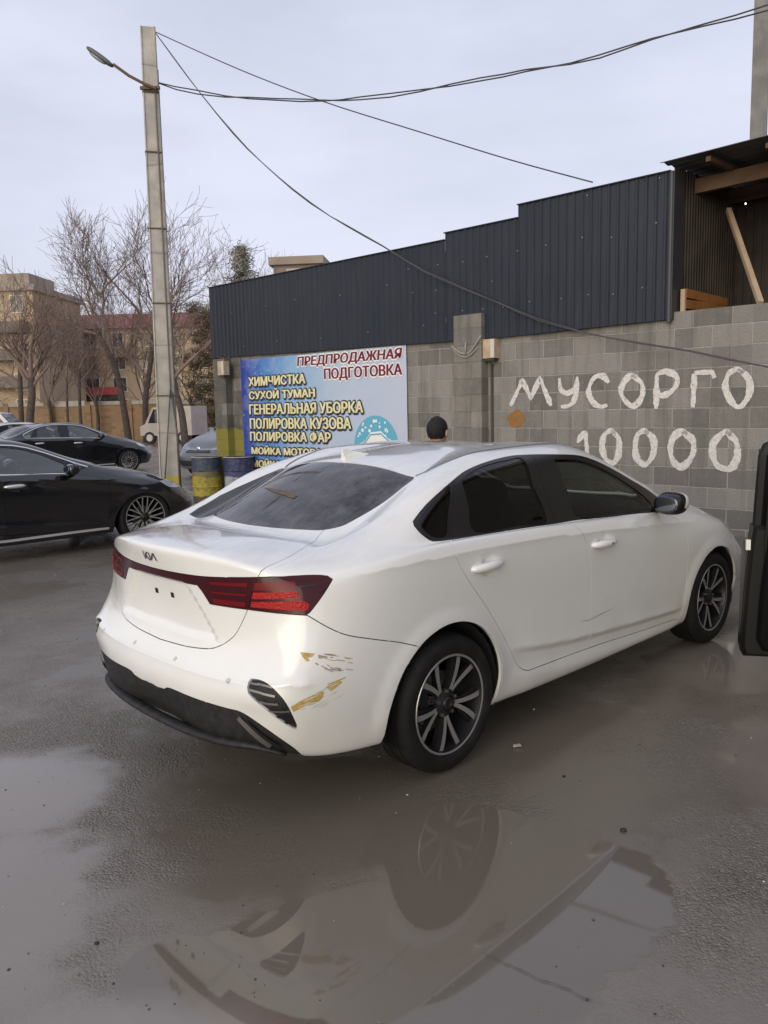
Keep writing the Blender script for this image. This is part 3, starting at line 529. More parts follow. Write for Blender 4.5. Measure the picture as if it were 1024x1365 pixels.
# ------------------------------------------------------------------ car: parts
def wheel_meshes(rt=.317, rr=.229, wid=.215, style=0):
    """tyre, rim, brake disc, hub cap meshes about the origin; outer face towards -Y"""
    T = MB(); h = wid/2
    T.lathe([(rr-.004, -h+.012), (rr+.006, -h+.002), (rr+.02, -h-.004), (rr+.05, -h-.007), (rt-.022, -h+.003), (rt-.008, -h+.018), (rt-.001, -h+.035), (rt-.0005, -.062), (rt-.008, -.060), (rt-.008, -.052), (rt, -.050),
             (rt, -.012), (rt-.008, -.010), (rt-.008, .010), (rt, .012), (rt, .050), (rt-.008, .052), (rt-.008, .060), (rt, .062), (rt-.001, h-.035), (rt-.01, h-.015), (rt-.03, h), (rr+.02, h), (rr-.004, h-.012)], 64)
    Rm = MB(); f = -h+.010
    Rm.lathe([(rr, f-.004), (rr-.004, f-.006), (rr-.012, f-.002), (rr-.016, f+.012), (rr-.024, f+.05), (rr-.03, h-.03), (rr-.012, h-.008), (rr, h-.006)], 64, mi=1)
    Rm.lathe([(rr+.001, f-.003), (rr-.002, f-.0075), (rr-.010, f-.0045)], 64, mi=0)
    def spoke(a, r0, r1, w0, w1, da, front=f+.004, mi=0):
        pts = []
        for k in range(7):
            t = k/6; r = r0+(r1-r0)*t; aa = a+da*(t-.0); wd = w0+(w1-w0)*t; y = front+.022*(1-t)**1.5+.004
            c, d = math.cos(aa), math.sin(aa); tn = Vector((-d, 0, c)); p = Vector((c*r, y, d*r)); pts.append((p+tn*wd/2, p-tn*wd/2))
        V = []; F = []
        for (p, q) in pts:
            m = (p+q)/2; V += [p, q, q+(m-q)*.25+Vector((0, .032, 0)), p+(m-p)*.25+Vector((0, .032, 0))]
        for k in range(6):
            b = 4*k
            F.append((b, b+1, b+5, b+4)); F += [(b+1, b+2, b+6, b+5), (b+2, b+3, b+7, b+6), (b+3, b, b+4, b+7)]
        F += [(0, 3, 2, 1), (24, 25, 26, 27)]
        n0 = len(Rm.f); Rm.add(V, F, 1)
        for k in range(6): Rm.m[n0+4*k] = mi
    if style == 0:
        for k in range(5):
            a0 = R(55+72*k)
            for s in (1, -1):
                spoke(a0+s*R(4), .040, rr-.008, .016, .027, s*R(12), mi=0)
                spoke(a0+s*R(9), .052, rr-.012, .012, .022, s*R(14), front=f+.016, mi=1)
    else:
        for k in range(10):
            a0 = R(36*k+8)
            for s in (1, -1): spoke(a0+s*R(2), .045, rr-.006, .013, .017, s*R(8.5), mi=0)
    Rm.lathe([(.066, f+.040), (.064, f+.026), (.046, f+.016), (.036, f+.010), (.034, f+.020)], 28, mi=1)
    for k in range(5):
        a = R(19+72*k); Rm.tube([(math.cos(a)*.057, f+.014, math.sin(a)*.057), (math.cos(a)*.057, f+.034, math.sin(a)*.057)], .009, 6, mi=2)
    H = MB(); H.lathe([(.0, f+.004), (.020, f+.0045), (.030, f+.008), (.033, f+.018)], 24)
    B = MB(); B.lathe([(.05, .0), (.135, -.003), (.138, .012), (.05, .02)], 40); B.box((-.12, -.012, .03), (.06, .07, .13), rot=Matrix.Rotation(R(0), 3, 'Y'), mi=1)
    return T, Rm, H, B
def car_mats(paint, name, metal=0, rough=.24, dirt=(.2, .17, .14), chrome=False, clear=(.62, .68, .62), rear=(.22, .22, .22), dusty=.5, top_shade_k=0.0):
    m = {}
    p = mat('car_paint_'+name, paint, rough, metal, coat=1.0); t = NT(p); v = t.obj(); z = t.n('SeparateXYZ', {0: v}).outputs[2]
    low = t.math('MULTIPLY', t.ramp(t.math('MULTIPLY_ADD', z, 1.0, t.math('MULTIPLY', t.noise(v, 5, 5), .35)), [(.36, 1), (.78, 0)]), dusty)
    mott = t.ramp(t.noise(v, 14, 6, .6), [(.35, 0), (.75, .09)])
    upz = t.n('SeparateXYZ', {0: t.n('NewGeometry').outputs['Normal']}).outputs[2]; film = t.math('MULTIPLY', t.ramp(upz, [(.72, 0), (.95, 1)]), t.math('MULTIPLY', t.ramp(t.noise(t.obj(scale=(1, 2.5, 1)), 6, 6, .7), [(.32, .35), (.7, 1)]), top_shade_k)); pc = t.mix(film, paint, (.42, .41, .45))  # deck and roof shade put into the paint colour, mixed with streaky dirt film
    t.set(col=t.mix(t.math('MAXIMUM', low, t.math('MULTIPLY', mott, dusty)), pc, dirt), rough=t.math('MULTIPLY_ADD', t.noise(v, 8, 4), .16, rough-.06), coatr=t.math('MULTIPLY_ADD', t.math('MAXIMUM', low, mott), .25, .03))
    nb = t.noise(v, 170, 2, .5); t.set(coatn=t.bump(t.ramp(nb, [(.60, 0), (.68, 1)]), .12, .002))
    m['paint'] = p
    m['black'] = mat('black_trim_'+name, (.012, .012, .013), .30); m['plastic'] = noisy('rough_black_plastic_'+name, (.012, .012, .013), (.028, .027, .027), 30, .55, .15)
    m['rubber'] = noisy('tyre_rubber_'+name, (.006, .006, .006), (.020, .018, .017), 9, .72, .1, 60, stops=(.45, .8))
    m['alloy'] = mat('machined_alloy_'+name, (.46, .455, .45), .30, .62); m['dark'] = mat('dark_alloy_'+name, (.030, .030, .033), .35, .5)
    m['steel'] = mat('brushed_steel_'+name, (.30, .28, .27), .45, .9); m['chrome'] = mat('chrome_'+name, (.75, .75, .75), .08, 1.0)
    m['lens'] = mat('dark_red_lens_'+name, (.045, .003, .006), .10, spec=.35); m['red'] = mat('red_reflector_'+name, (.38, .007, .006), .25, spec=.3)
    t = NT(m['red']); t.set(normal=t.bump(t.n('TexVoronoi', {'Vector': t.obj(), 'Scale': 160}).outputs[0], .5, .004)); m['red2'] = mat('deep_red_reflector_'+name, (.15, .004, .006), .25, spec=.3)
    m['lamp'] = mat('headlamp_'+name, (.55, .57, .58), .08, .2, coat=1); m['inside'] = noisy('dark_fabric_'+name, (.012, .012, .013), (.03, .03, .03), 40, .9)
    m['side_glass'] = glass_mat('tinted_side_glass_'+name, rear, gloss=.8); m['front_glass'] = glass_mat('light_side_glass_'+name, clear, gloss=.8); m['rear_glass'] = glass_mat('dusty_rear_glass_'+name, (.03, .03, .035), dirt=.24)
    m['mirror'] = mat('mirror_glass_'+name, (.10, .115, .135), .03, 1.0); m['under'] = mat('underbody_'+name, (.012, .012, .012), .9)
    return m
def make_car(label, cat, M_, loc, rz, warp=None, step=.16, rims=(.317, .229), style=0, group=None, chrome=False, detail=False, open_door=False, front_y=.885, name='parked_car', seats=True, gap=.0016):
    sh = Shell(warp); W = sh.warp; wp = lambda p: tuple(W(np.array([p], float))[0])
    V, F, lab = tri(step); root = empty(name, loc, rz); tag(root, label, cat, group)
    rm = lambda nm, side, **k: region_mesh(sh, V, F, lab, nm, side, **{'gap': gap, **k})
    body = panel('body', rm('body', 0), M_['paint'], root); panel('roof', rm('roof', 0), M_['paint'], root)
    panel('hood', rm('hood', 0), M_['paint'], root); trunk = panel('trunk_lid', rm('lid', 0), M_['paint'], root)
    rb = panel('rear_bumper', rm('bumper_rear', 0), M_['paint'], root); fb = panel('front_bumper', rm('bumper_front', 0), M_['paint'], root)
    panel('diffuser', rm('diffuser', 0, off=-.004), M_['plastic'], rb)
    panel('grille', rm('grille', 0, off=-.012), M_['black'], fb); panel('air_intake', rm('intake', 0, off=-.02), M_['plastic'], fb)
    panel('light_bar', rm('lamp_bar', 0, off=.002, gap=.001), M_['lens'], trunk)
    panel('rear_window', rm('rear_window', 0, off=-.002, depth=0, gap=.001), M_['rear_glass'], root)
    panel('windshield', rm('windshield', 0, off=-.002, depth=0, gap=.001), M_['front_glass'], root)
    door_parts = []
    for s in (-1, 1):
        panel('front_fender', rm('fender', s), M_['paint'], root)
        panel('tail_lamp', rm('tail_lamp', s, off=.002, gap=.001), M_['lens'], root); panel('headlamp', rm('headlamp', s, off=.001, gap=.001), M_['lamp'], root)
        panel('bumper_vent', rm('rear_vent', s, off=-.010, gap=0), M_['plastic'], rb)
        panel('quarter_window_frame', rm('frame_quarter', s, off=.001, gap=0), M_['black'], root); panel('quarter_window', rm('quarter_glass', s, off=-.002, depth=0, gap=0), M_['side_glass'], root)
        for d, x0, x1, hz, gl in (('rear', .125, .355, .918, 'side_glass'), ('front', 1.14, 1.375, .888, 'front_glass')):
            dr = panel('door', rm('door_'+d, s), M_['paint'], root)
            fr = panel('window_frame', rm('frame_'+d, s, off=.001, gap=.001), M_['black'], dr); g = panel('window', rm('window_'+d, s, off=-.003, depth=0, gap=0), M_[gl], dr)
            if d == 'front' and s == 1: door_parts += [dr]
            h = MB(); pts = []; y0 = s*.905
            for k in range(9):
                t = k/8; b = math.sin(math.pi*t)**.6; pts.append(wp((x0+(x1-x0)*t, s*(.898+.026*b), hz+(.006 if d == 'rear' else .0)*(t-.5))))
            h.tube(pts, [.011+.013*abs(math.sin(math.pi*k/8))**.5 for k in range(9)], 12, flat=.95); h.build('handle', M_['chrome'] if chrome else M_['paint'], dr, True)
            if d == 'front' and s == -1 and detail: MB().ell((1.275, -.9475, .888), (.006, .003, .006), 10, 6).build('lock_cylinder', M_['dark'], dr, True)
            if d == 'front':
                q = wp((1.885, s*.975, 1.045)); mr = MB(); mr.ell(q, (.072, .090, .063), 20, 14, e=.75)
                mo = mr.build('mirror', M_['black'] if not chrome else M_['paint'], dr, True)
                cp_ = MB(); cp_.ell((q[0]+.008, q[1]+s*.004, q[2]+.010), (.074, .0905, .062), 20, 14, e=.75)
                co = cp_.build('mirror_cap', M_['paint'], dr, True); bm_ = bmesh.new(); bm_.from_mesh(co.data)
                for pc, pn in (((q[0]-.012, q[1], q[2]), (1, 0, -.25)), ((q[0], q[1], q[2]-.004), (.12, s*.25, 1))): bmesh.ops.bisect_plane(bm_, geom=bm_.verts[:]+bm_.edges[:]+bm_.faces[:], plane_co=pc, plane_no=pn, clear_inner=True)
                bm_.to_mesh(co.data); bm_.free()
                gm = MB(); gm.ell((q[0]-.0685, q[1], q[2]+.002), (.006, .076, .049), 18, 8, e=.7); gm.build('mirror_glass', M_['mirror'], dr, True)
                ar = MB(); ar.tube([wp((1.97, s*.84, .995)), (q[0]+.02, q[1]-s*.06, q[2]-.04)], [.035, .028], 8, flat=.6); ar.build('mirror_arm', M_['black'], dr, True)
    if chrome:
        for s in (-1, 1):
            ribbon(sh, 'window_trim', CV['dlo_top'][0:14], .018, M_['chrome'], root, .004, s); ribbon(sh, 'window_trim', CV['dlo_bot'][1:], .014, M_['chrome'], root, .004, s)
            ribbon(sh, 'sill_trim', [(.45, .885, .27), (1.2, .88, .26), (2.25, .88, .265)], .028, M_['chrome'], root, .006, s)
    # linings, floor, wheel housings
    ln = ['body', 'roof', 'door_rear', 'door_front', 'frame_rear', 'frame_front', 'frame_quarter']
    if open_door: ln = ['body', 'roof']
    panel('interior_lining', region_mesh(sh, V, F, lab, ln, 0, gap=0, depth=0, off=-.022, flip=True), M_['inside'], root)
    if open_door:
        for s in (-1, 1):
            for d in ('rear', 'front'): 
                g = panel('door_lining', region_mesh(sh, V, F, lab, ['door_'+d, 'frame_'+d], s, gap=.0, depth=0, off=-.055, flip=True), M_['inside'], root)
                if d == 'front' and s == 1: door_parts.append(g)
    fl = MB(); st = [(-.80, .55), (-.50, .70), (-.45, .56), (.36, .56), (.37, .82), (2.26, .82), (2.27, .56), (3.06, .56), (3.07, .70), (3.42, .45)]
    Vv = []; Ff = []
    for i, (x, y) in enumerate(st):
        zf = .33 if i == 0 else .255; Vv += [wp((x, y, zf)), wp((x, -y, zf))]
        if i: Ff.append((2*i-2, 2*i-1, 2*i+1, 2*i))
    fl.add(Vv, Ff); ab = lambda x, z0, z1, y: fl.add([wp((x, -y, z0)), wp((x, y, z0)), wp((x, y, z1)), wp((x, -y, z1))], [(0, 1, 2, 3)])
    ab(-.35, .23, .98, .62); ab(2.30, .23, .95, .62); fl.add([wp((-.70, -.45, .96)), wp((-.70, .45, .96)), wp((-.32, .6, .98)), wp((-.32, -.6, .98))], [(0, 1, 2, 3)])
    fl.build('underbody', M_['under'], root)
    for cx in (-.035, 2.665):
        for s in (-1, 1):
            a = MB(); V2 = []; F2 = []; n = 20
            for i in range(n+1):
                q = R(-25+230*i/n); rr_ = .388; V2 += [wp((cx+rr_*math.cos(q), s*.872, max(.315+rr_*math.sin(q), .2))), wp((cx+rr_*math.cos(q), s*.56, max(.315+rr_*math.sin(q), .2)))]
                if i: F2.append((2*i-2, 2*i-1, 2*i+1, 2*i))
            k = len(V2); V2.append(wp((cx, s*.56, .25))); F2 += [(2*i+1, 2*i+3, k) for i in range(n)]
            a.add(V2, F2); a.build('wheel_housing', M_['under'], root)
    T, Rm, H, B = wheel_meshes(rims[0], rims[1], style=style); shared = None
    for cx in (0, 2.70):
        for s in (-1, 1):
            q = wp((cx, s*(front_y-.103), .317)); q = (q[0], q[1], rims[0])
            if shared is None:
                ro = Rm.build('wheel', [M_['alloy'], M_['dark'], M_['steel']], root, 'auto'); ty = T.build('tyre', M_['rubber'], ro, 'auto')
                hc = H.build('hub_cap', M_['dark'], ro, True); bd = B.build('brake_disc', [M_['steel'], M_['dark']], ro, 'auto')
                if detail:
                    em = MB(); em.box((0, -.1005, 0), (.018, .001, .003), rot=Matrix.Rotation(R(-52), 3, 'Y')); em.box((.004, -.1005, -.004), (.012, .001, .003), rot=Matrix.Rotation(R(20), 3, 'Y')); e_ = em.build('hub_emblem', M_['steel'], ro)
                shared = ro
            else:
                ro = shared.copy(); COL.objects.link(ro); ro.parent = root
                for ch in list(shared.children):
                    c = ch.copy(); COL.objects.link(c); c.parent = ro
            ro.location = q; ro.rotation_euler = (0, R(11)*(cx > 0) + (R(37) if s > 0 else 0), 0 if s < 0 else math.pi)
    if seats:
        def seat(x, y, tilt=.22, wid=.25):
            b = MB(); rot = Matrix.Rotation(-tilt, 3, 'Y')
            b.ell((x, y, .50), (.27, wid, .10), 14, 8, e=.6); b.ell((x-.27, y, .78), (.085, wid, .33), 16, 10, rot=rot, e=.65); b.ell((x-.375, y, 1.16), (.055, .13, .085), 14, 8, rot=rot, e=.7)
            V3 = [wp(v) for v in b.v]; b.v = V3; b.build('seat', M_['inside'], root, True)
        seat(1.30, .36); seat(1.30, -.36); b = MB()
        b.ell((.42, 0, .50), (.28, .62, .11), 16, 8, e=.5); b.ell((.12, 0, .80), (.10, .62, .32), 16, 10, rot=Matrix.Rotation(-.3, 3, 'Y'), e=.5)
        for y in (-.38, .38): b.ell((.0, y, 1.12), (.05, .13, .07), 14, 8, e=.7)
        b.v = [wp(v) for v in b.v]; b.build('rear_seat', M_['inside'], root, True)
        d = MB(); d.ell((2.05, 0, .86), (.30, .72, .17), 20, 8, e=.55); d.v = [wp(v) for v in d.v]; d.build('dashboard', M_['inside'], root, True)
        sw = MB(); c0 = Vector(wp((1.70, .36, .88))); ax = Vector((-.9, 0, .42)).normalized(); e1 = Vector((0, 1, 0)); e2 = ax.cross(e1)
        ring = [c0+(e1*math.cos(2*math.pi*i/24)+e2*math.sin(2*math.pi*i/24))*.18 for i in range(25)]; sw.tube(ring, .015, 8, cap=False)
        for a in (0, math.pi, -math.pi/2): sw.tube([c0, c0+(e1*math.cos(a)+e2*math.sin(a))*.18], .018, 6)
        sw.tube([c0, c0-ax*.3], .03, 8); sw.build('steering_wheel', M_['plastic'], root, True)
    return root, sh, trunk, rb, door_parts

# ------------------------------------------------------------------ the white sedan
CAR_A = R(90-45.996)
MW = car_mats((.86, .865, .84), 'white', rough=.20, dusty=.24, top_shade_k=.5)
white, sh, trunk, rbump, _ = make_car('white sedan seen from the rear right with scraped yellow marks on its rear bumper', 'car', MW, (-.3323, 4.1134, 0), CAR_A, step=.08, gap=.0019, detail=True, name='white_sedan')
lampR = [o for o in white.children if o.name.startswith('tail_lamp')]
h2 = lambda k: CV[k]
for k in ('lp1', 'lp2', 'lp3'): [patch(sh, 'lamp_element', h2(k), MW['red' if k != 'lp1' else 'red2'], lampR[q], .0035, s_) for q, s_ in ((0, -1), (1, 1))]
for s, L in ((-1, lampR[0]), (1, lampR[1])):
    for k in ('chev1', 'chev2'): ribbon(sh, 'lamp_chevron', h2(k), .005, MW['dark'], L, .0036, s)
bar = [o for o in trunk.children if o.name.startswith('light_bar')][0]
for s in (-1, 1):
    for k, mm in (('li1', 'red2'), ('li2', 'red2'), ('li3', 'red2')): patch(sh, 'lamp_element', h2(k), MW[mm], bar, .0035, s)
# emblem of slanted strokes, two plate-bolt holes, parking sensors, vent slats
G_ = mat('dark_chrome_emblem', (.10, .10, .11), .2, .9)
E_ = lambda y, z: (-.955, y, z)
for pts in ([(.062, 1.046), (.055, 1.008)], [(.055, 1.012), (.030, 1.043), (.021, 1.043)], [(.040, 1.026), (.014, 1.006)], [(.010, 1.046), (.004, 1.008)], [(-.0, 1.012), (-.028, 1.046)], [(-.030, 1.046), (-.043, 1.010)]):
    for s in ((1,) if True else ()):
        P = [(-.955, abs(y), z) for y, z in pts]
        sgn = 1 if sum(y for y, z in pts) > 0 else -1
        if min(y for y, z in pts)*max(y for y, z in pts) < 0: P = [(-.955, max(0, sgn*y), z) for y, z in pts]
        ribbon(sh, 'emblem', P, .0075, G_, trunk, .004, sgn)
HB = mat('black_hole', (.006, .006, .006), .8)
for y in (.070, -.070): patch(sh, 'plate_bolt_hole', [(-.912, abs(y)-.014, .866), (-.912, abs(y)+.012, .866), (-.912, abs(y)+.012, .843), (-.912, abs(y)-.014, .843)], HB, trunk, .0015, 1 if y > 0 else -1, .006)
SG = mat('sensor_grey', (.55, .55, .53), .4)
for y in (.18, .55):
    for s in (-1, 1):
        uv = to_uv([(-.95, y, .598)]); p, n = sh.SN(uv[:, 0], uv[:, 1]); m_ = MB(); m_.tube([p[0]*[1, s, 1]-n[0]*[1, s, 1]*.004, p[0]*[1, s, 1]+n[0]*[1, s, 1]*.0012], .0115, 16); m_.build('parking_sensor', SG, rbump)
for s in (-1, 1):
    for i in range(6):
        z = .598-.030*i; a, b = ((-.905, .655, z), (-.875, .755+.012*i, z-.004)) if i < 3 else ((-.90, .665+.022*(i-2), z), (-.84, .775+.010*i, z-.004))
        ribbon(sh, 'vent_slat', [a, b], .009, MW['black'] if i > 3 else MW['steel'], rbump, -.004, s)
# diffuser lip and dummy exhaust fins
lip = MB()
for s in (-1, 1):
    P = [(-.972, 0, .315), (-.965, .25, .316), (-.935, .48, .322), (-.885, .63, .330), (-.81, .735, .30)]; c = spline([(x, s*y, z) for x, y, z in P], .04)
    lip.tube(c, [.030]*(len(c)-4)+[.026, .022, .016, .01], 8, flat=.55)
lip.build('bumper_lip', MW['plastic'], rbump, True)
for s in (-1, 1): ribbon(sh, 'exhaust_trim', [(-.935, .60, .452), (-.86, .705, .345)], [.022, .030], MW['steel'], rbump, .006, s); ribbon(sh, 'exhaust_trim', [(-.93, .635, .447), (-.835, .735, .345)], [.012, .02], MW['black'], rbump, .008, s)
# yellow scrapes where the paint is gone
YS = noisy('yellow_filler_scrape', (.42, .27, .055), (.62, .46, .17), 60, .8, .2, stops=(.3, .65)); t = NT(YS)
GS = mat('grey_scratch', (.33, .28, .20), .8)
for k in ('scuff1', 'scuff2', 'scuff3'): patch(sh, 'paint_scrape', h2(k), YS, rbump, .0012, -1, .008)
def jitter_scrape(k, n, seed, m):
    rnd = random.Random(seed); a = poly(h2(k), .012)
    for i in range(n):
        j = rnd.randrange(0, len(a)-2); q = [a[j], a[min(j+rnd.randint(1, 3), len(a)-1)]]; dz = rnd.uniform(-.012, .012)
        ribbon(sh, 'scratch', [(p[0], p[1], p[2]+dz) for p in q], rnd.uniform(.0015, .005), m, rbump, .0012, -1)
for a_, b_, w_ in (((-.80, .838, .543), (-.745, .858, .556), .004), ((-.815, .828, .523), (-.77, .848, .535), .003), ((-.765, .852, .560), (-.735, .861, .565), .003), ((-.70, .869, .578), (-.66, .877, .585), .003)): ribbon(sh, 'paint_flake', [a_, b_], [w_*.3, w_, w_*.5], MW['paint'], rbump, .0022, -1)
for i in range(14):
    q = random.Random(40+i); x_ = -.83+.16*q.random(); z_ = .50+.32*(x_+.83)+q.uniform(-.03, .045); ln = q.uniform(.015, .06); ribbon(sh, 'scratch', [(x_, .85, z_), (x_+ln, .865, z_+ln*.30)], [.0006, q.uniform(.001, .0022), .0006], GS if i % 3 else YS, rbump, .0014, -1)
jitter_scrape('scuffl1', 9, 1, GS); jitter_scrape('scuffl2', 11, 2, GS); jitter_scrape('scuffl1', 4, 5, YS)
ribbon(sh, 'scratch', [(-.70, .862, .590), (-.62, .882, .601)], .004, YS, rbump, .0012)
rear_door = [o for o in white.children if o.name.startswith('door')]
ribbon(sh, 'scratch', [(1.05, .89, .487), (1.13, .89, .478), (1.40, .89, .498)], [.002, .005, .001], GS, white, .0012)
# roof moulding, shark fin, brown streak patches on the rear glass
for s in (-1, 1): ribbon(sh, 'roof_moulding', [(.175, .517, 1.335), (.22, .535, 1.345), (.32, .553, 1.368), (.45, .566, 1.392), (.60, .575, 1.41), (.80, .578, 1.42), (1.0, .578, 1.42), (1.2, .577, 1.405), (1.36, .572, 1.385), (1.48, .566, 1.357)], .010, mat('roof_moulding', (.10, .10, .11), .4), white, .0025, s)
fin = MB(); prof = [(.175, 1.368, .020, 0), (.17, 1.40, .014, 0), (.165, 1.432, .006, 0), (.185, 1.437, .005, 0), (.25, 1.42, .010, 0), (.33, 1.405, .012, 0), (.37, 1.398, .010, 0)]
Vf = []
for (x, z, wd, _) in prof: Vf += [(x, wd, z), (x, -wd, z)]
Vf += [(.36, .028, 1.400), (.36, -.028, 1.400), (.175, .032, 1.362), (.175, -.032, 1.362)]
Ff = [(2*i, 2*i+1, 2*i+3, 2*i+2) for i in range(6)]+[(0, 2, 4, 6, 8, 10, 12, 14, 16), (1, 17, 15, 13, 11, 9, 7, 5, 3), (0, 16, 17, 1), (12, 13, 15, 14)]
fin.add(Vf, Ff).build('antenna_fin', MW['paint'], white)
ST = noisy('brown_glass_streak', (.09, .065, .045), (.16, .12, .09), 30, .8)
rgo = [o for o in white.children if o.name.startswith('rear_window')][0]
patch(sh, 'brown_streak', [(-.165, 0, 1.2395), (-.152, .149, 1.240), (-.125, .303, 1.239), (-.12, .303, 1.229), (-.173, .153, 1.228), (-.192, .033, 1.220), (-.20, 0, 1.216)], ST, rgo, .0005, 1)
patch(sh, 'brown_streak', [(-.165, 0, 1.2395), (-.185, .061, 1.223), (-.208, .060, 1.210), (-.20, 0, 1.216)], ST, rgo, .0005, -1)
ribbon(sh, 'brown_streak', [(-.19, .07, 1.223), (-.25, .063, 1.19), (-.315, .058, 1.153)], [.004, .008, .003], ST, rgo, .0005, 1)

FRIT = mat('dusty_black_glass_border', (.022, .022, .026), .06); t = NT(FRIT); v = t.obj(); t.set(col=t.mix(t.math('MULTIPLY', t.noise(v, 9, 6, .65), .16), (.012, .012, .015), (.30, .29, .29)))
patch(sh, 'glass_border', [(.165, .515, 1.334), (.135, .532, 1.318), (.07, .536, 1.28), (-.054, .536, 1.213), (-.228, .508, 1.138), (-.276, .497, 1.121), (-.318, .470, 1.110), (-.360, .42, 1.104), (-.395, .62, 1.106), (-.324, .640, 1.13), (-.18, .645, 1.187), (-.077, .618, 1.226), (.025, .583, 1.265), (.16, .535, 1.325)], FRIT, rgo, .0006, 1)

# ------------------------------------------------------------------ ground
G = bpy.data.materials.new('wet_asphalt'); G.use_nodes = True; t = NT(G); v = t.obj()
def ellipse(cx, cy, rx, ry, ang=0):
    q = t.n('Mapping', {0: t.n('VectorMath', {0: v, 1: (cx, cy, 0)}, operation='SUBTRACT').outputs[0], 'Rotation': (0, 0, -ang)}, vector_type='POINT').outputs[0]
    q = t.n('VectorMath', {0: q, 1: (1/rx, 1/ry, 0)}, operation='MULTIPLY').outputs[0]
    return t.n('VectorMath', {0: q}, operation='LENGTH').outputs['Value']
def union(L):
    d = L[0]
    for e in L[1:]: d = t.math('MINIMUM', d, e)
    return d
nA = t.noise(v, 3.2, 6, .6); nB = t.noise(v, 14, 5, .6); nC = t.noise(v, 90, 3, .6); nD = t.noise(v, .55, 5, .55); nE = t.noise(v, 300, 2, .6)
field = union([ellipse(.50, 2.58, .47, .47), ellipse(-.12, 2.27, .60, .33, .25), ellipse(.25, 2.86, .36, .33), ellipse(-.60, 2.16, .24, .20, -.6), ellipse(.2, 2.2, .45, .30)])
field = t.math('ADD', field, t.math('MULTIPLY_ADD', nA, .55, -.275)); field = t.math('ADD', field, t.math('MULTIPLY_ADD', nB, .16, -.08))
pud = t.ramp(field, [(.93, 1), (.985, 0)]); damp = t.ramp(field, [(.95, 1), (1.32, 0)])
f2 = t.math('ADD', union([ellipse(-1.72, 3.35, .60, .55, .3), ellipse(-1.45, 2.45, .55, .75, .2), ellipse(-.75, 1.9, .5, .25), ellipse(2.3, 5.0, 1.0, .5, .6), ellipse(1.9, 3.4, .45, .7, -.3), ellipse(-4.2, 6.1, 1.3, .5, .5)]), t.math('MULTIPLY_ADD', nA, .8, -.4))
film = t.ramp(f2, [(.55, 1), (1.15, 0)])
f3 = t.math('ADD', union([ellipse(-.15, 3.05, 1.05, .75, .1), ellipse(.9, 3.5, 1.0, .9, .7), ellipse(2.2, 4.7, 1.3, .8, .75)]), t.math('MULTIPLY_ADD', nA, .7, -.35)); slick = t.ramp(t.math('ADD', f3, t.math('MULTIPLY_ADD', nB, .3, -.15)), [(.70, 1), (1.10, 0)])
far_p = t.ramp(t.noise(v, .33, 4, .5), [(.56, 0), (.62, 1)])
wet = t.math('MAXIMUM', t.math('MAXIMUM', pud, t.math('MULTIPLY', film, .93)), t.math('MULTIPLY', far_p, .55))
grain = t.math('MULTIPLY', t.ramp(t.noise(v, .9, 4, .6), [(.44, 0), (.58, 1)]), t.math('MULTIPLY_ADD', film, -.85, 1.0))
base = t.ramp(nD, [(.3, (.150, .127, .104)), (.7, (.238, .205, .172))]); base = t.mix(t.ramp(nC, [(.42, 0), (.75, .55)]), base, (.18, .158, .138)); vor = t.n('TexVoronoi', {'Vector': v, 'Scale': 105.0, 'Randomness': 1.0}); agg = t.math('MULTIPLY', grain, t.ramp(t.n('SeparateColor', {0: vor.outputs[1]}).outputs[0], [(.0, .5), (.35, .08), (.7, 0)])); base = t.mix(agg, base, (.055, .048, .043)); agg2 = t.math('MULTIPLY', grain, t.ramp(t.n('SeparateColor', {0: vor.outputs[1]}).outputs[1], [(.80, 0), (.95, .6)])); base = t.mix(agg2, base, (.33, .30, .27)); base = t.mix(t.ramp(nE, [(.60, 0), (.72, .5)]), base, (.03, .027, .025))
base = t.mix(t.math('MULTIPLY', damp, .5), base, (.138, .114, .090)); base = t.mix(t.math('MULTIPLY', t.ramp(nB, [(.45, 0), (.7, 1)]), .25), base, (.16, .137, .115))
base = t.mix(t.math('MULTIPLY', slick, .7), base, (.138, .114, .090)); base = t.mix(pud, base, (.150, .126, .101)); base = t.mix(t.math('MULTIPLY', film, .7), base, (.260, .226, .196))
ro = t.math('ADD', t.math('MULTIPLY_ADD', nA, .24, .10), t.math('MULTIPLY', grain, .14)); ro = t.math('MULTIPLY', ro, t.math('MULTIPLY_ADD', slick, -.55, 1.0)); ro = t.math('SUBTRACT', ro, t.math('MULTIPLY', damp, .12))
rough = t.n('Mix', {0: wet, 2: ro, 3: .035}); rough = rough.outputs[0]
hgt = t.math('ADD', t.math('MULTIPLY_ADD', t.math('MULTIPLY', vor.outputs[0], grain), -1.1, t.math('MULTIPLY', nC, .6)), t.math('ADD', t.math('MULTIPLY', nE, .35), t.math('MULTIPLY', nB, .9)))
bmp = t.n('Bump', {'Height': hgt, 'Distance': .009, 'Strength': t.math('MULTIPLY', t.math('SUBTRACT', 1.0, wet), t.math('MULTIPLY', t.math('MULTIPLY_ADD', grain, .62, .30), t.math('MULTIPLY_ADD', slick, -.72, 1.0)))}).outputs[0]
t.set(col=base, rough=rough, normal=bmp); t.b.inputs['Specular IOR Level'].default_value = .72
gv = []; gx = [-160, -60, -25, -12, -6, -3, 0, 3, 6, 12, 25, 60, 160]; gy = [-40, -12, -4, 0, 3, 6, 10, 16, 25, 40, 70, 120, 420]
gv = [(x, y, 0) for y in gy for x in gx]; n_ = len(gx)
tag(mesh('ground', gv, [(j*n_+i, j*n_+i+1, (j+1)*n_+i+1, (j+1)*n_+i) for j in range(len(gy)-1) for i in range(n_-1)], G), kind='structure')
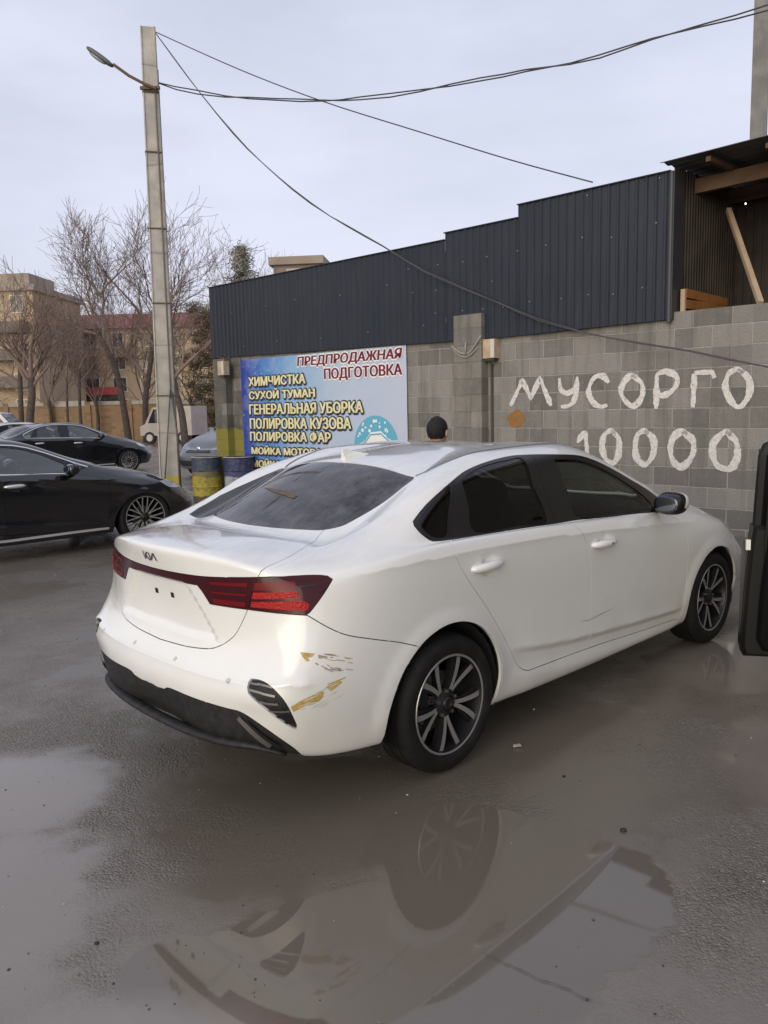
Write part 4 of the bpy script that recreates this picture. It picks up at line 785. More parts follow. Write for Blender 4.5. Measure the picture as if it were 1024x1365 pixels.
# loose grit on the asphalt
rnd = random.Random(4); pb = MB()
for i in range(520):
    y = 1.9+rnd.random()**2*7; x = rnd.uniform(-.62, .62)*y; r = rnd.choice((.0015, .002, .002, .003, .004))*(1+.08*y)
    if ((x-.3)/.75)**2+((y-2.5)/.6)**2 < 1 and rnd.random() < .7: continue
    pb.ell((x, y, r*.3), (r*rnd.uniform(.7, 1.4), r*rnd.uniform(.7, 1.3), r*.6), 5, 3, mi=rnd.choice((0, 0, 0, 0, 1, 1, 1, 1, 2)))
tag(pb.build('loose_grit', [noisy('grit_dark', (.04, .036, .033), (.09, .08, .07), 30, .8), noisy('grit_grey', (.15, .14, .12), (.24, .22, .2), 30, .8), mat('grit_pale', (.5, .48, .45), .7)]), kind='stuff')
def scrap(name, label, c, pts, m, cat, th=.003):
    b = MB(); n = len(pts); b.add([(c[0]+x, c[1]+y, .004+z) for x, y, z in pts]+[(c[0]+x, c[1]+y, .004+th+z) for x, y, z in pts], [tuple(range(n))[::-1], tuple(range(n, 2*n))]+[(i, (i+1) % n, n+(i+1) % n, n+i) for i in range(n)])
    return tag(b.build(name, m), label, cat)
PW = mat('crumpled_paper', (.40, .36, .32), .8)
scrap('paper_scrap', 'pale crumpled paper scrap on wet asphalt beside the rear wheel', (.62, 3.72), [(-.020, -.010, 0), (.0, -.016, .006), (.022, -.006, .002), (.016, .010, .008), (.0, .014, .003), (-.018, .008, .004)], PW, 'litter')
for x, y, r, lab in ((-.93, 2.33, .006, 'dark pebble lying on damp asphalt at the bottom left'), (.775, 3.40, .006, 'small black pebble near the middle right of the asphalt'), (.90, 2.93, .010, 'dark stone at the upper right edge of the big puddle')):
    b = MB(); b.ell((x, y, r*.4), (r*1.3, r, r*.7), 10, 6, e=.8); tag(b.build('pebble', noisy('dark_stone', (.015, .014, .013), (.04, .037, .034), 80, .7), None, True), lab, 'pebble')

# ------------------------------------------------------------------ the block building on the right
WR = R(136.5); W0 = Vector((3.72, 8.9, 0))
Wm = Matrix.Translation(W0) @ Matrix.Rotation(WR, 4, 'Z')          # local x: along the wall away from the camera, y: out of the wall, z: up
def onwall(o, s=0, y=0, z=0): o.location = Wm @ Vector((s, y, z)); o.rotation_euler = (0, 0, WR); return o
def wempty(name, s, y, z): return onwall(empty(name), s, y, z)
def block_mat(name, c1, c2, mortar, ox=0.0, bw=.428, rh=.2226, yellow=None):
    m = mat(name, c1, .92, spec=.2); t = NT(m); v = t.obj(); x, y, z = t.n('SeparateXYZ', {0: v}).outputs
    wob = t.math('MULTIPLY_ADD', t.noise(v, 2.5, 2), .03, -.015)
    q = t.n('CombineXYZ', {0: t.math('ADD', t.math('ADD', x, y), ox), 1: t.math('ADD', t.math('SUBTRACT', z, .0074), wob)}).outputs[0]
    br = t.n('TexBrick', {'Vector': q, 'Scale': 1.0, 'Brick Width': bw, 'Row Height': rh, 'Mortar Size': .009, 'Mortar Smooth': .25, 'Bias': -.1, 'Color1': (*c1, 1), 'Color2': (*c2, 1), 'Mortar': (*mortar, 1)}, offset=.5)
    n1 = t.noise(v, 1.1, 5, .6); n2 = t.noise(v, 45, 5, .7); n3 = t.noise(v, 7, 5, .65)
    zr = t.math('DIVIDE', t.math('ADD', t.math('SUBTRACT', z, .0074), wob), rh); row = t.math('FLOOR', zr); colx = t.math('FLOOR', t.math('ADD', t.math('DIVIDE', t.math('ADD', t.math('ADD', x, y), ox), bw), t.math('MULTIPLY', t.math('MODULO', row, 2.0), -.5))); wn = t.n('TexWhiteNoise', {'Vector': t.n('CombineXYZ', {0: colx, 1: row}).outputs[0]}, noise_dimensions='2D').outputs[0]
    c = t.mix(t.ramp(wn, [(.0, .34), (.35, 0), (.8, 0), (1, .0)]), br.outputs[0], (.085, .083, .08)); c = t.mix(t.ramp(wn, [(.80, 0), (.95, .36)]), c, (.42, .40, .37)); c = t.mix(t.ramp(n1, [(.42, 0), (.72, .35)]), c, (.30, .285, .26)); c = t.mix(.42, c, t.ramp(n2, [(.3, .16), (.7, .40)]), 'MULTIPLY') if 0 else t.mix(t.ramp(n2, [(.42, 0), (.7, .35)]), c, (.12, .11, .10)); c = t.mix(t.ramp(n3, [(.5, 0), (.75, .35)]), c, (.36, .34, .31))
    drip = t.noise(t.obj(scale=(5, 5, .35)), 2.0, 4, .6); c = t.mix(t.math('MULTIPLY', t.ramp(drip, [(.5, 0), (.72, 1)]), t.ramp(z, [(.30, 0), (1.0, .5)])), c, (.10, .095, .09))
    if yellow: c = t.mix(t.ramp(t.math('MULTIPLY', 1/3, t.math('ADD', z, t.math('MULTIPLY_ADD', t.noise(v, 9, 4), .20, -.10))), [((yellow-.03)/3, .85), ((yellow+.03)/3, 0)]), c, (.27, .245, .045))
    t.set(col=c, normal=t.bump(t.math('ADD', t.math('MULTIPLY', br.outputs[1], -1.0), t.math('MULTIPLY', n2, .9)), .9, .014))
    return m
BLK = block_mat('concrete_blocks', (.175, .168, .158), (.34, .325, .305), (.40, .385, .36), .10)
BLK2 = block_mat('pier_blocks', (.20, .19, .17), (.26, .245, .22), (.22, .21, .19), .35, .95)
BLKY = block_mat('painted_pier_blocks', (.10, .10, .09), (.15, .14, .125), (.13, .125, .11), .2, .33, .2226, 1.32)
wall = wempty('block_wall', 0, 0, 0); tag(wall, 'grey concrete block wall with white painted lettering under dark metal cladding', 'wall')
# stepped top on the right, single wall elsewhere
b = MB()
def wbox(s0, s1, y0, y1, z0, z1, mb=None, mi=0): return (mb or b).box(((s0+s1)/2, (y0+y1)/2, (z0+z1)/2), (abs(s1-s0), abs(y1-y0), z1-z0), mi=mi)
wbox(.60, 9.26, -.22, 0, 0, 2.62); wbox(-3.2, .597, -.22, 0, 0, 2.645)
b.build('wall_face', BLK, wall)
b = MB(); wbox(3.13, 3.60, .002, .145, 0, 2.868); b.build('pier', BLK2, wall)
b = MB(); wbox(8.90, 9.275, .002, .16, 0, 2.60); wbox(8.61, 8.897, .002, .02, 0, 2.60); b.build('pier', BLKY, wall)
b = MB(); wbox(-3.2, 4.55, .003, .5, 0, .16); b.build('footing', noisy('dusty_concrete', (.13, .12, .10), (.20, .185, .16), 8, .9, .3), wall)
b = MB(); wbox(9.02, 9.24, -6, -.225, 0, 3.6); wbox(.8, 9.24, -6.2, -6.0, 0, 3.6); b.build('wall_face', BLK, wall)
b = MB(); wbox(.75, 9.3, -6.2, -.05, 3.72, 3.80); b.build('roof', noisy('flat_roof_felt', (.05, .05, .05), (.09, .09, .09), 5, .9), wall)
# lettering brushed on in white
PAINT = mat('brushed_white_paint', (.62, .60, .58), .75); t = NT(PAINT); v = t.obj(); nn = t.noise(v, 26, 5, .7)
t.set(col=t.mix(t.ramp(nn, [(.36, .6), (.58, 0)]), (.72, .70, .68), (.42, .40, .38)), normal=t.bump(t.noise(v, 45, 4), .5, .006)); 
t.b.inputs['Alpha'].default_value = 1; t.set(alpha=t.ramp(t.noise(t.obj(loc=(3, 1, 2)), 30, 4, .7), [(.28, .0), (.40, 1)]))
GR = {
'M':[(2.76,1.633),(2.571,1.961),(2.443,1.725),(2.308,1.98),(2.139,1.623)],'U1':[(2.021,1.968),(1.998,1.827),(1.901,1.777),(1.796,1.83)],'U2':[(1.766,1.976),(1.795,1.719),(1.868,1.627),(1.997,1.611)],
'C':[(1.338,1.887),(1.429,1.971),(1.539,1.949),(1.609,1.806),(1.556,1.667),(1.454,1.602),(1.354,1.618)],'O':[(1.05,1.964),(.926,1.872),(.905,1.741),(.968,1.629),(1.043,1.604),(1.14,1.685),(1.181,1.793),(1.134,1.897),(1.05,1.964),(.99,1.93)],
'P1':[(.736,1.968),(.736,1.564)],'P2':[(.736,1.959),(.629,1.988),(.504,1.924),(.51,1.815),(.605,1.733),(.721,1.71)],'G1':[(.298,1.948),(.305,1.574)],'G2':[(.299,1.957),(.099,1.956),(.072,1.89)],
'O2':[(-.174,1.975),(-.287,1.867),(-.30,1.708),(-.234,1.59),(-.172,1.575),(-.089,1.673),(-.045,1.796),(-.08,1.932),(-.174,1.975),(-.23,1.93)],'1a':[(1.757,1.159),(1.665,1.30)],'1b':[(1.654,1.309),(1.632,1.15),(1.61,.93)],
'01':[(1.30,1.311),(1.2,1.212),(1.197,1.031),(1.264,.92),(1.364,.963),(1.417,1.118),(1.388,1.256),(1.30,1.311),(1.25,1.27)],'02':[(.877,1.312),(.764,1.216),(.761,1.041),(.85,.915),(.955,.974),(.986,1.125),(.961,1.259),(.877,1.312),(.82,1.27)],
'03':[(.418,1.305),(.294,1.196),(.298,1.035),(.407,.904),(.515,.961),(.554,1.115),(.513,1.245),(.418,1.305),(.36,1.27)],'04':[(-.069,1.307),(-.185,1.186),(-.191,1.006),(-.114,.897),(.018,.934),(.072,1.074),(.051,1.199),(-.069,1.307),(-.12,1.26)]}
rnd = random.Random(9); gi = 0
SHARP = {'M', 'P1', 'G1', 'G2', '1a', '1b'}
LET = [('M',), ('U1', 'U2'), ('C',), ('O',), ('P1', 'P2'), ('G1', 'G2'), ('O2',), ('1a', '1b'), ('01',), ('02',), ('03',), ('04',)]
for keys in LET:
    b = MB()
    for k in keys:
        pts = poly([(s, z, 0) for s, z in GR[k]], .02) if k in SHARP else spline([(s, z, 0) for s, z in GR[k]], .02)
        gi += 1; off = .004+.0009*(gi % 2); wd = .066 if k[0] != '0' else .074; V = []; F = []
        for i, p in enumerate(pts):
            q = pts[min(i+1, len(pts)-1)]-pts[max(i-1, 0)]; n = np.array([-q[1], q[0]])/max(np.hypot(q[0], q[1]), 1e-6); lw = 1+.20*math.sin(i*.31+gi*1.7)+.10*math.sin(i*.83+gi); tp = min(1, .55+.12*min(i, len(pts)-1-i)); a = wd/2*lw*tp*(1+rnd.uniform(-.12, .12)); c = wd/2*lw*tp*(1+rnd.uniform(-.12, .12))
            V += [(p[0]+n[0]*a, off, p[1]+n[1]*a), (p[0]-n[0]*c, off, p[1]-n[1]*c)]
            if i: F.append((2*i-2, 2*i, 2*i+1, 2*i-1))
        b.add(V, F)
    b.build('painted_letter', PAINT, wall)
b = MB(); V = [(2.672, .006, 1.46)]+[(2.672+.135*math.cos(a)*(1+rnd.uniform(-.15, .15)), .004, 1.46+.11*math.sin(a)*(1+rnd.uniform(-.15, .15))) for a in np.linspace(0, 2*math.pi, 19)[:-1]]
b.add(V, [(0, i, i % 18+1) for i in range(1, 19)]); b.build('rust_stain', noisy('orange_rust_stain', (.34, .15, .03), (.22, .14, .07), 14, .9, .3), wall)
b = MB(); b.tube([(3.05, .02, .16), (3.05, .02, 2.2)], .018, 8); b.build('drain_pipe', mat('dark_pipe', (.06, .055, .05), .6), wall, True)
b = MB(); b.tube([Vector((3.62-.5*t_, .155+.01*math.sin(9*t_), 2.47-.17*math.sin(math.pi*t_)+.10*t_)) for t_ in np.linspace(0, 1, 14)], .012, 6); b.tube([Vector((3.60-.42*t_, .16, 2.42-.12*math.sin(math.pi*t_))) for t_ in np.linspace(0, 1, 12)], .009, 6); b.tube([(3.38, .16, 2.50), (3.385, .162, 2.33)], .012, 6)
tag(onwall(b.build('cable_loop', mat('grey_cable', (.32, .31, .29), .6), None, True)), 'grey cable hanging in a loop across the tall block pier', 'cable')
def lampbox(s, z, label, dx=.19, dz=.25):
    r_ = wempty('wall_lamp', s, 0, z); b = MB(); b.box((0, .06, 0), (dx, .12, dz)); b.build('housing', noisy('weathered_beige_box', (.42, .32, .20), (.55, .46, .33), 12, .7), r_)
    b = MB(); b.box((-dx/2+.03, .125, 0), (.06, .012, dz*.96)); b.build('cover', mat('pale_cover', (.62, .58, .52), .5), r_); b = MB(); b.box((0, .06, -dz/2-.02), (dx*.8, .10, .035)); b.build('bracket', mat('dark_bracket', (.04, .04, .04), .7), r_); tag(r_, label, 'wall lamp')
    return r_
lb_ = lampbox(3.085, 2.395, 'beige box lamp on the wall right of the tall block pier'); lb_.location = Wm @ Vector((3.03, .0, 2.395))
lb2 = lampbox(8.86, 2.42, 'small beige box lamp at the far left end beside the banner'); lb2.location = Wm @ Vector((8.86, .162, 2.42))
# corrugated cladding in three stepped sheets
CLD = noisy('dark_blue_grey_cladding', (.016, .021, .034), (.021, .026, .040), 1.5, .42); t = NT(CLD); v = t.obj(); dst = t.noise(t.obj(scale=(7, 7, .5)), 1.6, 5, .65); old_ = t.b.inputs['Base Color'].links[0].from_socket; t.set(rough=t.math('MULTIPLY_ADD', t.noise(v, 3, 5), .25, .34), col=t.mix(t.ramp(dst, [(.50, 0), (.75, .16)]), old_, (.09, .09, .10)), normal=t.bump(t.noise(v, .8, 3), .25, .05))
SCR = mat('pale_screw_head', (.30, .31, .34), .45)
clad = wempty('metal_cladding', 0, .06, 0); tag(clad, 'dark blue corrugated metal cladding stepped along the top of the block wall', 'cladding')
def sheet(s0, s1, zb, zt, par, name='metal_sheet', m=CLD, pitch=.115, dep=.014, xf=None):
    V = []; F = []; s = s0; prof = [(0, 0), (.22, 0), (.32, dep), (.52, dep), (.62, 0)]; xs = []
    n = int(math.ceil((s1-s0)/pitch))
    for i in range(n):
        for f, d in prof:
            x = s0+(i+f)*pitch
            if x < s1: xs.append((x, d))
    xs.append((s1, 0))
    for x, d in xs:
        zb_ = zb(x) if callable(zb) else zb; zt_ = zt(x) if callable(zt) else zt; y = d
        for yy, z in ((y, zb_), (y, zt_), (y-.002-dep*0, zt_), (y-.002, zb_)):
            p = (x, yy+.06-.06, z); V.append(xf(*p) if xf else p)
    for i in range(len(xs)-1):
        a = 4*i; F += [(a, a+1, a+5, a+4), (a+1, a+2, a+6, a+5), (a+2, a+3, a+7, a+6), (a+3, a, a+4, a+7)]
    F += [(0, 3, 2, 1), (len(V)-4, len(V)-3, len(V)-2, len(V)-1)]
    return mesh(name, V, F, m, par)
zb = lambda x: np.interp(x, [.6, 3.0, 3.55, 9.43], [2.562, 2.531, 2.54, 2.634])
sheet(3.80, 9.43, zb, 3.915, clad); sheet(2.597, 3.797, zb, 4.005, clad); sheet(.60, 2.594, zb, 4.162, clad)
for s0, s1, z in ((3.80, 9.43, 3.915), (2.60, 3.80, 4.005), (.60, 2.60, 4.162)):
    b = MB(); b.box(((s0+s1)/2, .006, z+.004), (s1-s0+.01, .05, .012)); b.build('top_flashing', CLD, clad)
b = MB(); b.tube([(.585, .0, 2.53), (.585, .0, 4.16)], .028, 10); b.box((.575, -.12, 3.36), (.05, .26, 1.60)); b.build('corner_flashing', mat('grey_corner_flashing', (.055, .058, .068), .45, .2), clad, 'auto')
rnd = random.Random(2)
for k, (z, s0, s1, st) in enumerate(((3.60, .75, 4.6, .46), (2.95, .9, 4.0, .40), (4.08, .72, 2.5, .8), (3.42, 4.9, 9.2, .9), (2.80, 4.2, 9.0, .95), (3.25, 3.0, 4.4, .5))):
    s = s0
    while s < s1:
        b = MB(); zz = z+rnd.uniform(-.04, .04)-.02*(s-s0)/4; b.tube([(s, .010, zz), (s, .019, zz)], .0075, 8); b.build('screw', SCR, clad); s += st*rnd.uniform(.8, 1.2)
# banner
def text_mesh(txt, s_left, s_right, z0, z1, y, m, par, bold=0.0, name='lettering', shear=0.0, spread=((0, 0),)):
    cu = bpy.data.curves.new('lettering', 'FONT'); cu.body = txt; cu.size = 1; cu.offset = bold; cu.shear = shear; cu.resolution_u = 3
    o = bpy.data.objects.new('tmp', cu); COL.objects.link(o); dg = bpy.context.evaluated_depsgraph_get(); me = bpy.data.meshes.new_from_object(o.evaluated_get(dg)); bpy.data.objects.remove(o)
    P = np.array([v.co[:] for v in me.vertices]); lo, hi = P.min(0), P.max(0); x = (P[:, 0]-lo[0])/(hi[0]-lo[0]); yv = (P[:, 1]-lo[1])/(hi[1]-lo[1])
    B = np.stack([s_left+(s_right-s_left)*x, np.full(len(x), y), z0+(z1-z0)*yv], 1); Fq = [tuple(p.vertices) for p in me.polygons]; bpy.data.meshes.remove(me); mb = MB()
    nw = txt.count(' ')+1; iv = sorted((min(x[list(f)]), max(x[list(f)])) for f in Fq); end = iv[0][1]; gaps = []
    for lo_, hi_ in iv[1:]:
        if lo_ > end: gaps.append((lo_-end, (lo_+end)/2))
        end = max(end, hi_)
    cut = sorted(c_ for _, c_ in sorted(gaps)[::-1][:nw-1]); wd = np.searchsorted(cut, x) if cut else np.zeros(len(x), int)
    for q in range(nw):
        mb = MB(); idx = np.where(wd == q)[0]; mp_ = {int(i): j for j, i in enumerate(idx)}; fq = [tuple(mp_[i] for i in f) for f in Fq if f[0] in mp_]
        for k, (dx, dz) in enumerate(spread): mb.add(B[idx]+[dx, .00035*k, dz], fq)
        mb.build(name, m, par)
BN = mat('printed_banner', (.5, .6, .7), .45); t = NT(BN); v = t.obj(); x, y, z = t.n('SeparateXYZ', {0: v}).outputs
fx = t.math('MULTIPLY_ADD', x, 1/4.0, -4.58/4.0); nb = t.noise(v, 5, 5, .7); nb2 = t.n('TexVoronoi', {'Vector': v, 'Scale': 9}).outputs[0]
fxx = t.math('ADD', fx, t.math('MULTIPLY_ADD', nb, .22, -.11))
c = t.ramp(fxx, [(0, (.50, .56, .70)), (.40, (.44, .54, .70)), (.65, (.24, .42, .66)), (.84, (.08, .22, .56)), (1, (.03, .05, .34))])
low = t.ramp(t.math('ADD', z, t.math('MULTIPLY', nb, .3)), [(.55, 1), (1.0, 0)]); c = t.mix(t.math('MULTIPLY', low, t.ramp(fx, [(.3, 0), (.9, .9)])), c, (.10, .34, .62))
c = t.mix(t.math('MULTIPLY', t.ramp(nb2, [(.05, .6), (.18, 0)]), t.ramp(fx, [(.5, 0), (.9, 1)])), c, (.55, .72, .85)); c = t.mix(t.ramp(t.noise(v, 2, 4), [(.5, 0), (.75, .35)]), c, (.66, .66, .66)); t.set(col=c, normal=t.bump(t.noise(v, 3, 3), .25, .03))
ban = wempty('car_wash_banner', 0, 0, 0); tag(ban, 'blue and white printed banner listing car wash services on the block wall', 'banner')
V = []; F = []; nx, nz_ = 24, 14
for j in range(nz_+1):
    for i in range(nx+1):
        s = 4.58+4.02*i/nx; zz = .42+2.135*j/nz_; V.append((s, .030+.004*math.sin(i*.9+j*.5)*math.sin(j*.7), zz))
for j in range(nz_):
    for i in range(nx): a = j*(nx+1)+i; F.append((a, a+nx+1, a+nx+2, a+1))
mesh('sheet', V, F, BN, ban, True)
RD = mat('print_dark_red', (.17, .008, .035), .5); DK = mat('print_dark_outline', (.02, .025, .05), .5); YL = mat('print_cream', (.80, .74, .42), .5); WH = mat('print_white', (.85, .85, .83), .5)
BOLD = ((-.011, 0), (0, 0), (.011, 0), (0, .006)); OUT3 = [(.026*math.cos(a), .026*math.sin(a)) for a in np.linspace(0, 2*math.pi, 9)[:-1]]; OUT4 = [(.034*math.cos(a)-.006, .034*math.sin(a)-.006) for a in np.linspace(0, 2*math.pi, 9)[:-1]]
for txt, sl, sr, z0, z1 in (('ПРЕДПРОДАЖНАЯ', 7.02, 4.66, 2.335, 2.515), ('ПОДГОТОВКА', 6.36, 4.665, 2.09, 2.29)):
    text_mesh(txt, sl, sr, z0, z1, .0355, WH, ban, .0, shear=.12 if txt[2] == 'Е' else 0, spread=OUT3); text_mesh(txt, sl, sr, z0, z1, .0395, RD, ban, .0, spread=BOLD, shear=.12 if txt[2] == 'Е' else 0)
for txt, sl, sr, z0, z1 in (('ХИМЧИСТКА', 8.37, 6.84, 2.075, 2.235), ('СУХОЙ ТУМАН', 8.37, 6.61, 1.845, 2.02), ('ГЕНЕРАЛЬНАЯ УБОРКА', 8.38, 5.50, 1.575, 1.755), ('ПОЛИРОВКА КУЗОВА', 8.38, 5.78, 1.32, 1.505), ('ПОЛИРОВКА ФАР', 8.39, 6.26, 1.095, 1.27), ('МОЙКА МОТОРА', 8.365, 6.49, .865, 1.02), ('МОЙКА', 8.36, 7.57, .63, .79)):
    text_mesh(txt, sl, sr, z0, z1, .0355, DK, ban, spread=OUT4); text_mesh(txt, sl, sr, z0, z1, .0395, YL, ban, spread=BOLD)
BL = mat('print_teal', (.12, .42, .60), .5); b = MB(); cx, cz, r0 = 5.24, 1.06, .47
V = [(cx, .0365, cz)]+[(cx+r0*math.cos(a), .0365, cz+r0*math.sin(a)) for a in np.linspace(0, math.pi, 25)]; b.add(V, [(0, i+1, i) for i in range(1, 25)]); b.build('emblem_dome', BL, ban)
b = MB(); car_o = [(5.72, 1.03), (5.60, 1.09), (5.46, 1.14), (5.34, 1.27), (5.12, 1.29), (4.98, 1.18), (4.80, 1.12), (4.74, 1.03), (4.80, .96), (5.66, .96)]
b.add([(s, .0385, z) for s, z in car_o], [tuple(range(len(car_o)))]); rnd = random.Random(3)
for i in range(16):
    a = rnd.uniform(.35, 2.8); r = rnd.uniform(.26, .43); q = rnd.uniform(.012, .032); b.add([(cx+r*math.cos(a)+q*math.cos(k*math.pi/4), .0395, cz+r*math.sin(a)+q*math.sin(k*math.pi/4)) for k in range(8)], [tuple(range(8))[::-1]])
b.build('emblem_car', WH, ban); b = MB(); b.tube([(5.72, .038, 1.04), (5.46, .038, 1.115), (5.34, .038, 1.235), (5.12, .038, 1.25), (4.98, .038, 1.155), (4.76, .038, 1.06)], .012, 5); b.tube([(5.9, .038, .94), (5.72, .038, 1.0), (5.3, .038, 1.04), (4.7, .038, .98)], .010, 5); b.build('emblem_line', BL, ban)
# shed above the wall on the right
BRN = noisy('weathered_brown_sheet', (.030, .024, .020), (.060, .047, .037), 3, .7); TIM = noisy('old_timber', (.13, .08, .048), (.20, .13, .08), 3, .75, .2); TIMD = noisy('dark_old_timber', (.09, .05, .03), (.15, .09, .055), 3, .8, .2); TIML = noisy('fresh_timber', (.46, .34, .23), (.55, .42, .30), 4, .7)
TIN = noisy('grey_roof_tin', (.09, .095, .095), (.16, .165, .165), 3, .5, metal=.3)
shed = wempty('lean_to_shed', 0, 0, 0); tag(shed, 'open lean-to shed with tin roof on brown beams above the block wall', 'shed')
rz_ = lambda y: 4.20-.045*(y-.15)
V = []; F = []; n = 60
for i in range(n+1):
    y = .22-6.0*i/n
    for s in (.655, -3.6): V.append((s, y, rz_(y)+.03+.02*(i % 2)+(.0 if s > 0 else .10)))
    if i: F.append((2*i-2, 2*i-1, 2*i+1, 2*i))
V2 = [(x, y, z+.006) for x, y, z in V]; k = len(V); mesh('roof_sheet', V+V2, [f[::-1] for f in F]+[tuple(i+k for i in f) for f in F]+[(0, 1, k+1, k)], TIN, shed)
def beam(p, q, w_, h_, m, par, name):
    p, q = Vector(p), Vector(q); d = q-p; rot = d.to_track_quat('X', 'Z').to_matrix(); b = MB(); b.box((p+q)/2, (d.length, w_, h_), rot=rot); return b.build(name, m, par)
for i, y in enumerate((-.55, -1.55, -2.6, -3.7)): beam((.62 if i == 0 else .60, y, rz_(y)-.135), (-3.5, y, rz_(y)-.135+.10), .07, .16, TIM if i < 1 else TIMD, shed, 'beam')
for s in (.15, -.45, -1.05, -1.7, -2.4): beam((s, .16, rz_(.16)-.035+.012), (s, -3.9, rz_(-3.9)-.035+.012), .05, .05, TIMD, shed, 'rafter')
sheet(0, 1.84, 2.58, lambda x: rz_(-x)-.0, shed, 'partition', BRN, .075, .012, xf=lambda x, y, z: (.572-y, .03-x, z))
sheet(0, 4.1, 2.2, 4.3, shed, 'partition', noisy('dark_brown_sheet', (.02, .017, .015), (.045, .036, .03), 3, .7), .11, .012, xf=lambda x, y, z: (.58-x, -1.78+y, z))
b = MB(); b.box((-3.5, -2.0, 2.2), (.1, 4.0, 4.4)); b.build('side_wall', BRN, shed)
b = MB(); b.box((-1.3, -1.0, 2.5), (4.0, 1.5, .06)); b.build('floor', TIMD, shed)
b = MB(); b.ell((.31, -1.4, 4.0), (.009, .009, .011), 10, 8); lt_ = b.build('light_bulb', mat('lit_bulb', (1, 1, 1), .3, emit=((1, .97, .9), 3)), None, True); onwall(lt_); tag(lt_, 'tiny lit white bulb hanging inside the dark shed', 'bulb')
tp_ = onwall(beam((.40, -1.1, 3.90), (-.34, -.12, 2.66), .055, .055, TIML, None, 'leaning_timber')); tag(tp_, 'pale timber post leaning inside the shed above the wall', 'timber')
cr_ = wempty('timber_frame', 0, 0, 0); tag(cr_, 'orange brown board frame standing on the wall at the cladding corner', 'boards')
OR = noisy('orange_board', (.30, .12, .035), (.40, .18, .06), 4, .7)
for n_, p, q, m in (('post', (.50, -.12, 2.62), (.50, -.12, 2.90), TIML), ('board', (.50, -.17, 2.86), (.47, -1.30, 2.84), OR), ('board', (.50, -.17, 2.74), (.47, -1.30, 2.76), OR)): beam(p, q, .04, .10 if n_ == 'board' else .05, m, cr_, n_)

cpts = [(0.273, 2.242), (0.319, 2.201), (0.363, 2.174), (0.405, 2.135), (0.449, 2.109), (0.496, 2.078), (0.548, 2.036)]
b = MB(); V = []; F = []; rnd = random.Random(6)
for i, p in enumerate(poly([(x, y, 0) for x, y in cpts], .012)):
    w_ = rnd.uniform(.0006, .0022); j_ = rnd.uniform(-.004, .004); V += [(p[0]+j_, p[1]+w_+j_, .004), (p[0]+j_, p[1]-w_+j_, .004)]
    if i: F.append((2*i-2, 2*i-1, 2*i+1, 2*i))
tag(b.add(V, F).build('ground_crack', mat('crack_dark', (.085, .073, .063), .8)), kind='structure')

# ------------------------------------------------------------------ other cars
HX, HY = math.sin(.8028), math.cos(.8028)
def loc_from_wheel(x, y, ax, half=.885): return (x-HX*ax-HY*half, y-HY*ax+HX*half, 0)
def stretch(P):
    Q = P.copy(); Q[:, 0] += .12*sst(P[:, 0], 1.95, 2.45); Q[:, 2] = np.where(P[:, 2] > .35, .35+(P[:, 2]-.35)*.955, P[:, 2]); return Q
MB1 = car_mats((.006, .006, .008), 'black', rough=.12, dirt=(.03, .028, .026), clear=(.80, .84, .83), rear=(.55, .57, .57), dusty=.05); MB1['side_glass'] = glass_mat('hazy_side_glass', (.6, .62, .62), gloss=2.5); MB1['front_glass'] = glass_mat('hazy_front_glass', (.85, .88, .87), gloss=3.2); MB1['chrome'] = mat('satin_bright_trim', (.72, .72, .72), .28, .6)
near, *_ = make_car('glossy black sedan with chrome window trim parked nearest at the left', 'car', MB1, loc_from_wheel(-3.0, 10.05, 2.82), CAR_A, stretch, .16, (.345, .265), 1, 'dark sedans parked side by side', chrome=True, name='black_sedan')
farc, *_ = make_car('black sedan parked behind the nearest black sedan and left of the pole', 'car', MB1, loc_from_wheel(-7.12, 22.65, 2.70), CAR_A, None, .25, (.330, .24), 1, 'dark sedans parked side by side', chrome=True, name='black_sedan')
MS = car_mats((.55, .56, .57), 'silver', .35, .3, dusty=.3)
make_car('silver sedan mostly hidden at the left edge behind the black sedans', 'car', MS, (-12.4, 25.0, 0), CAR_A, None, .25, (.317, .229), 1, None, name='silver_sedan')
def suv(P):
    Q = P.copy(); Q[:, 2] = np.where(P[:, 2] > .3, .3+(P[:, 2]-.3)*1.14, P[:, 2]); return Q
MG = car_mats((.105, .115, .135), 'grey_blue', .3, .35, dusty=.3); MG['lamp'] = mat('dim_headlamp', (.16, .19, .24), .1, .3, coat=1)
hx, hy = -.50, -.866; gx_, gy_ = -4.62, 19.9
gs, gsh, *_ = make_car('grey blue car facing the camera between the pole and the block pier', 'car', MG, (gx_-hx*3.6, gy_-hy*3.6, 0), math.atan2(hy, hx), suv, .25, (.335, .24), 1, None, name='grey_car')
for s in (-1, 1): ribbon(gsh, 'grille_bar', [(3.49, 0, .66), (3.455, .25, .66), (3.44, .34, .66)], .012, MG['chrome'], gs, .006, s)
b = MB(); b.ell((0, 0, 0), (.01, .06, .045), 12, 8); e_ = b.build('emblem', MG['chrome'], gs, True); e_.location = (3.50, 0, .74)
make_car('pale car standing behind the grey blue car by the block pier', 'car', MS, (-3.1, 29.9, 0), R(200), None, .25, (.317, .229), 1, None, name='silver_sedan', seats=False)
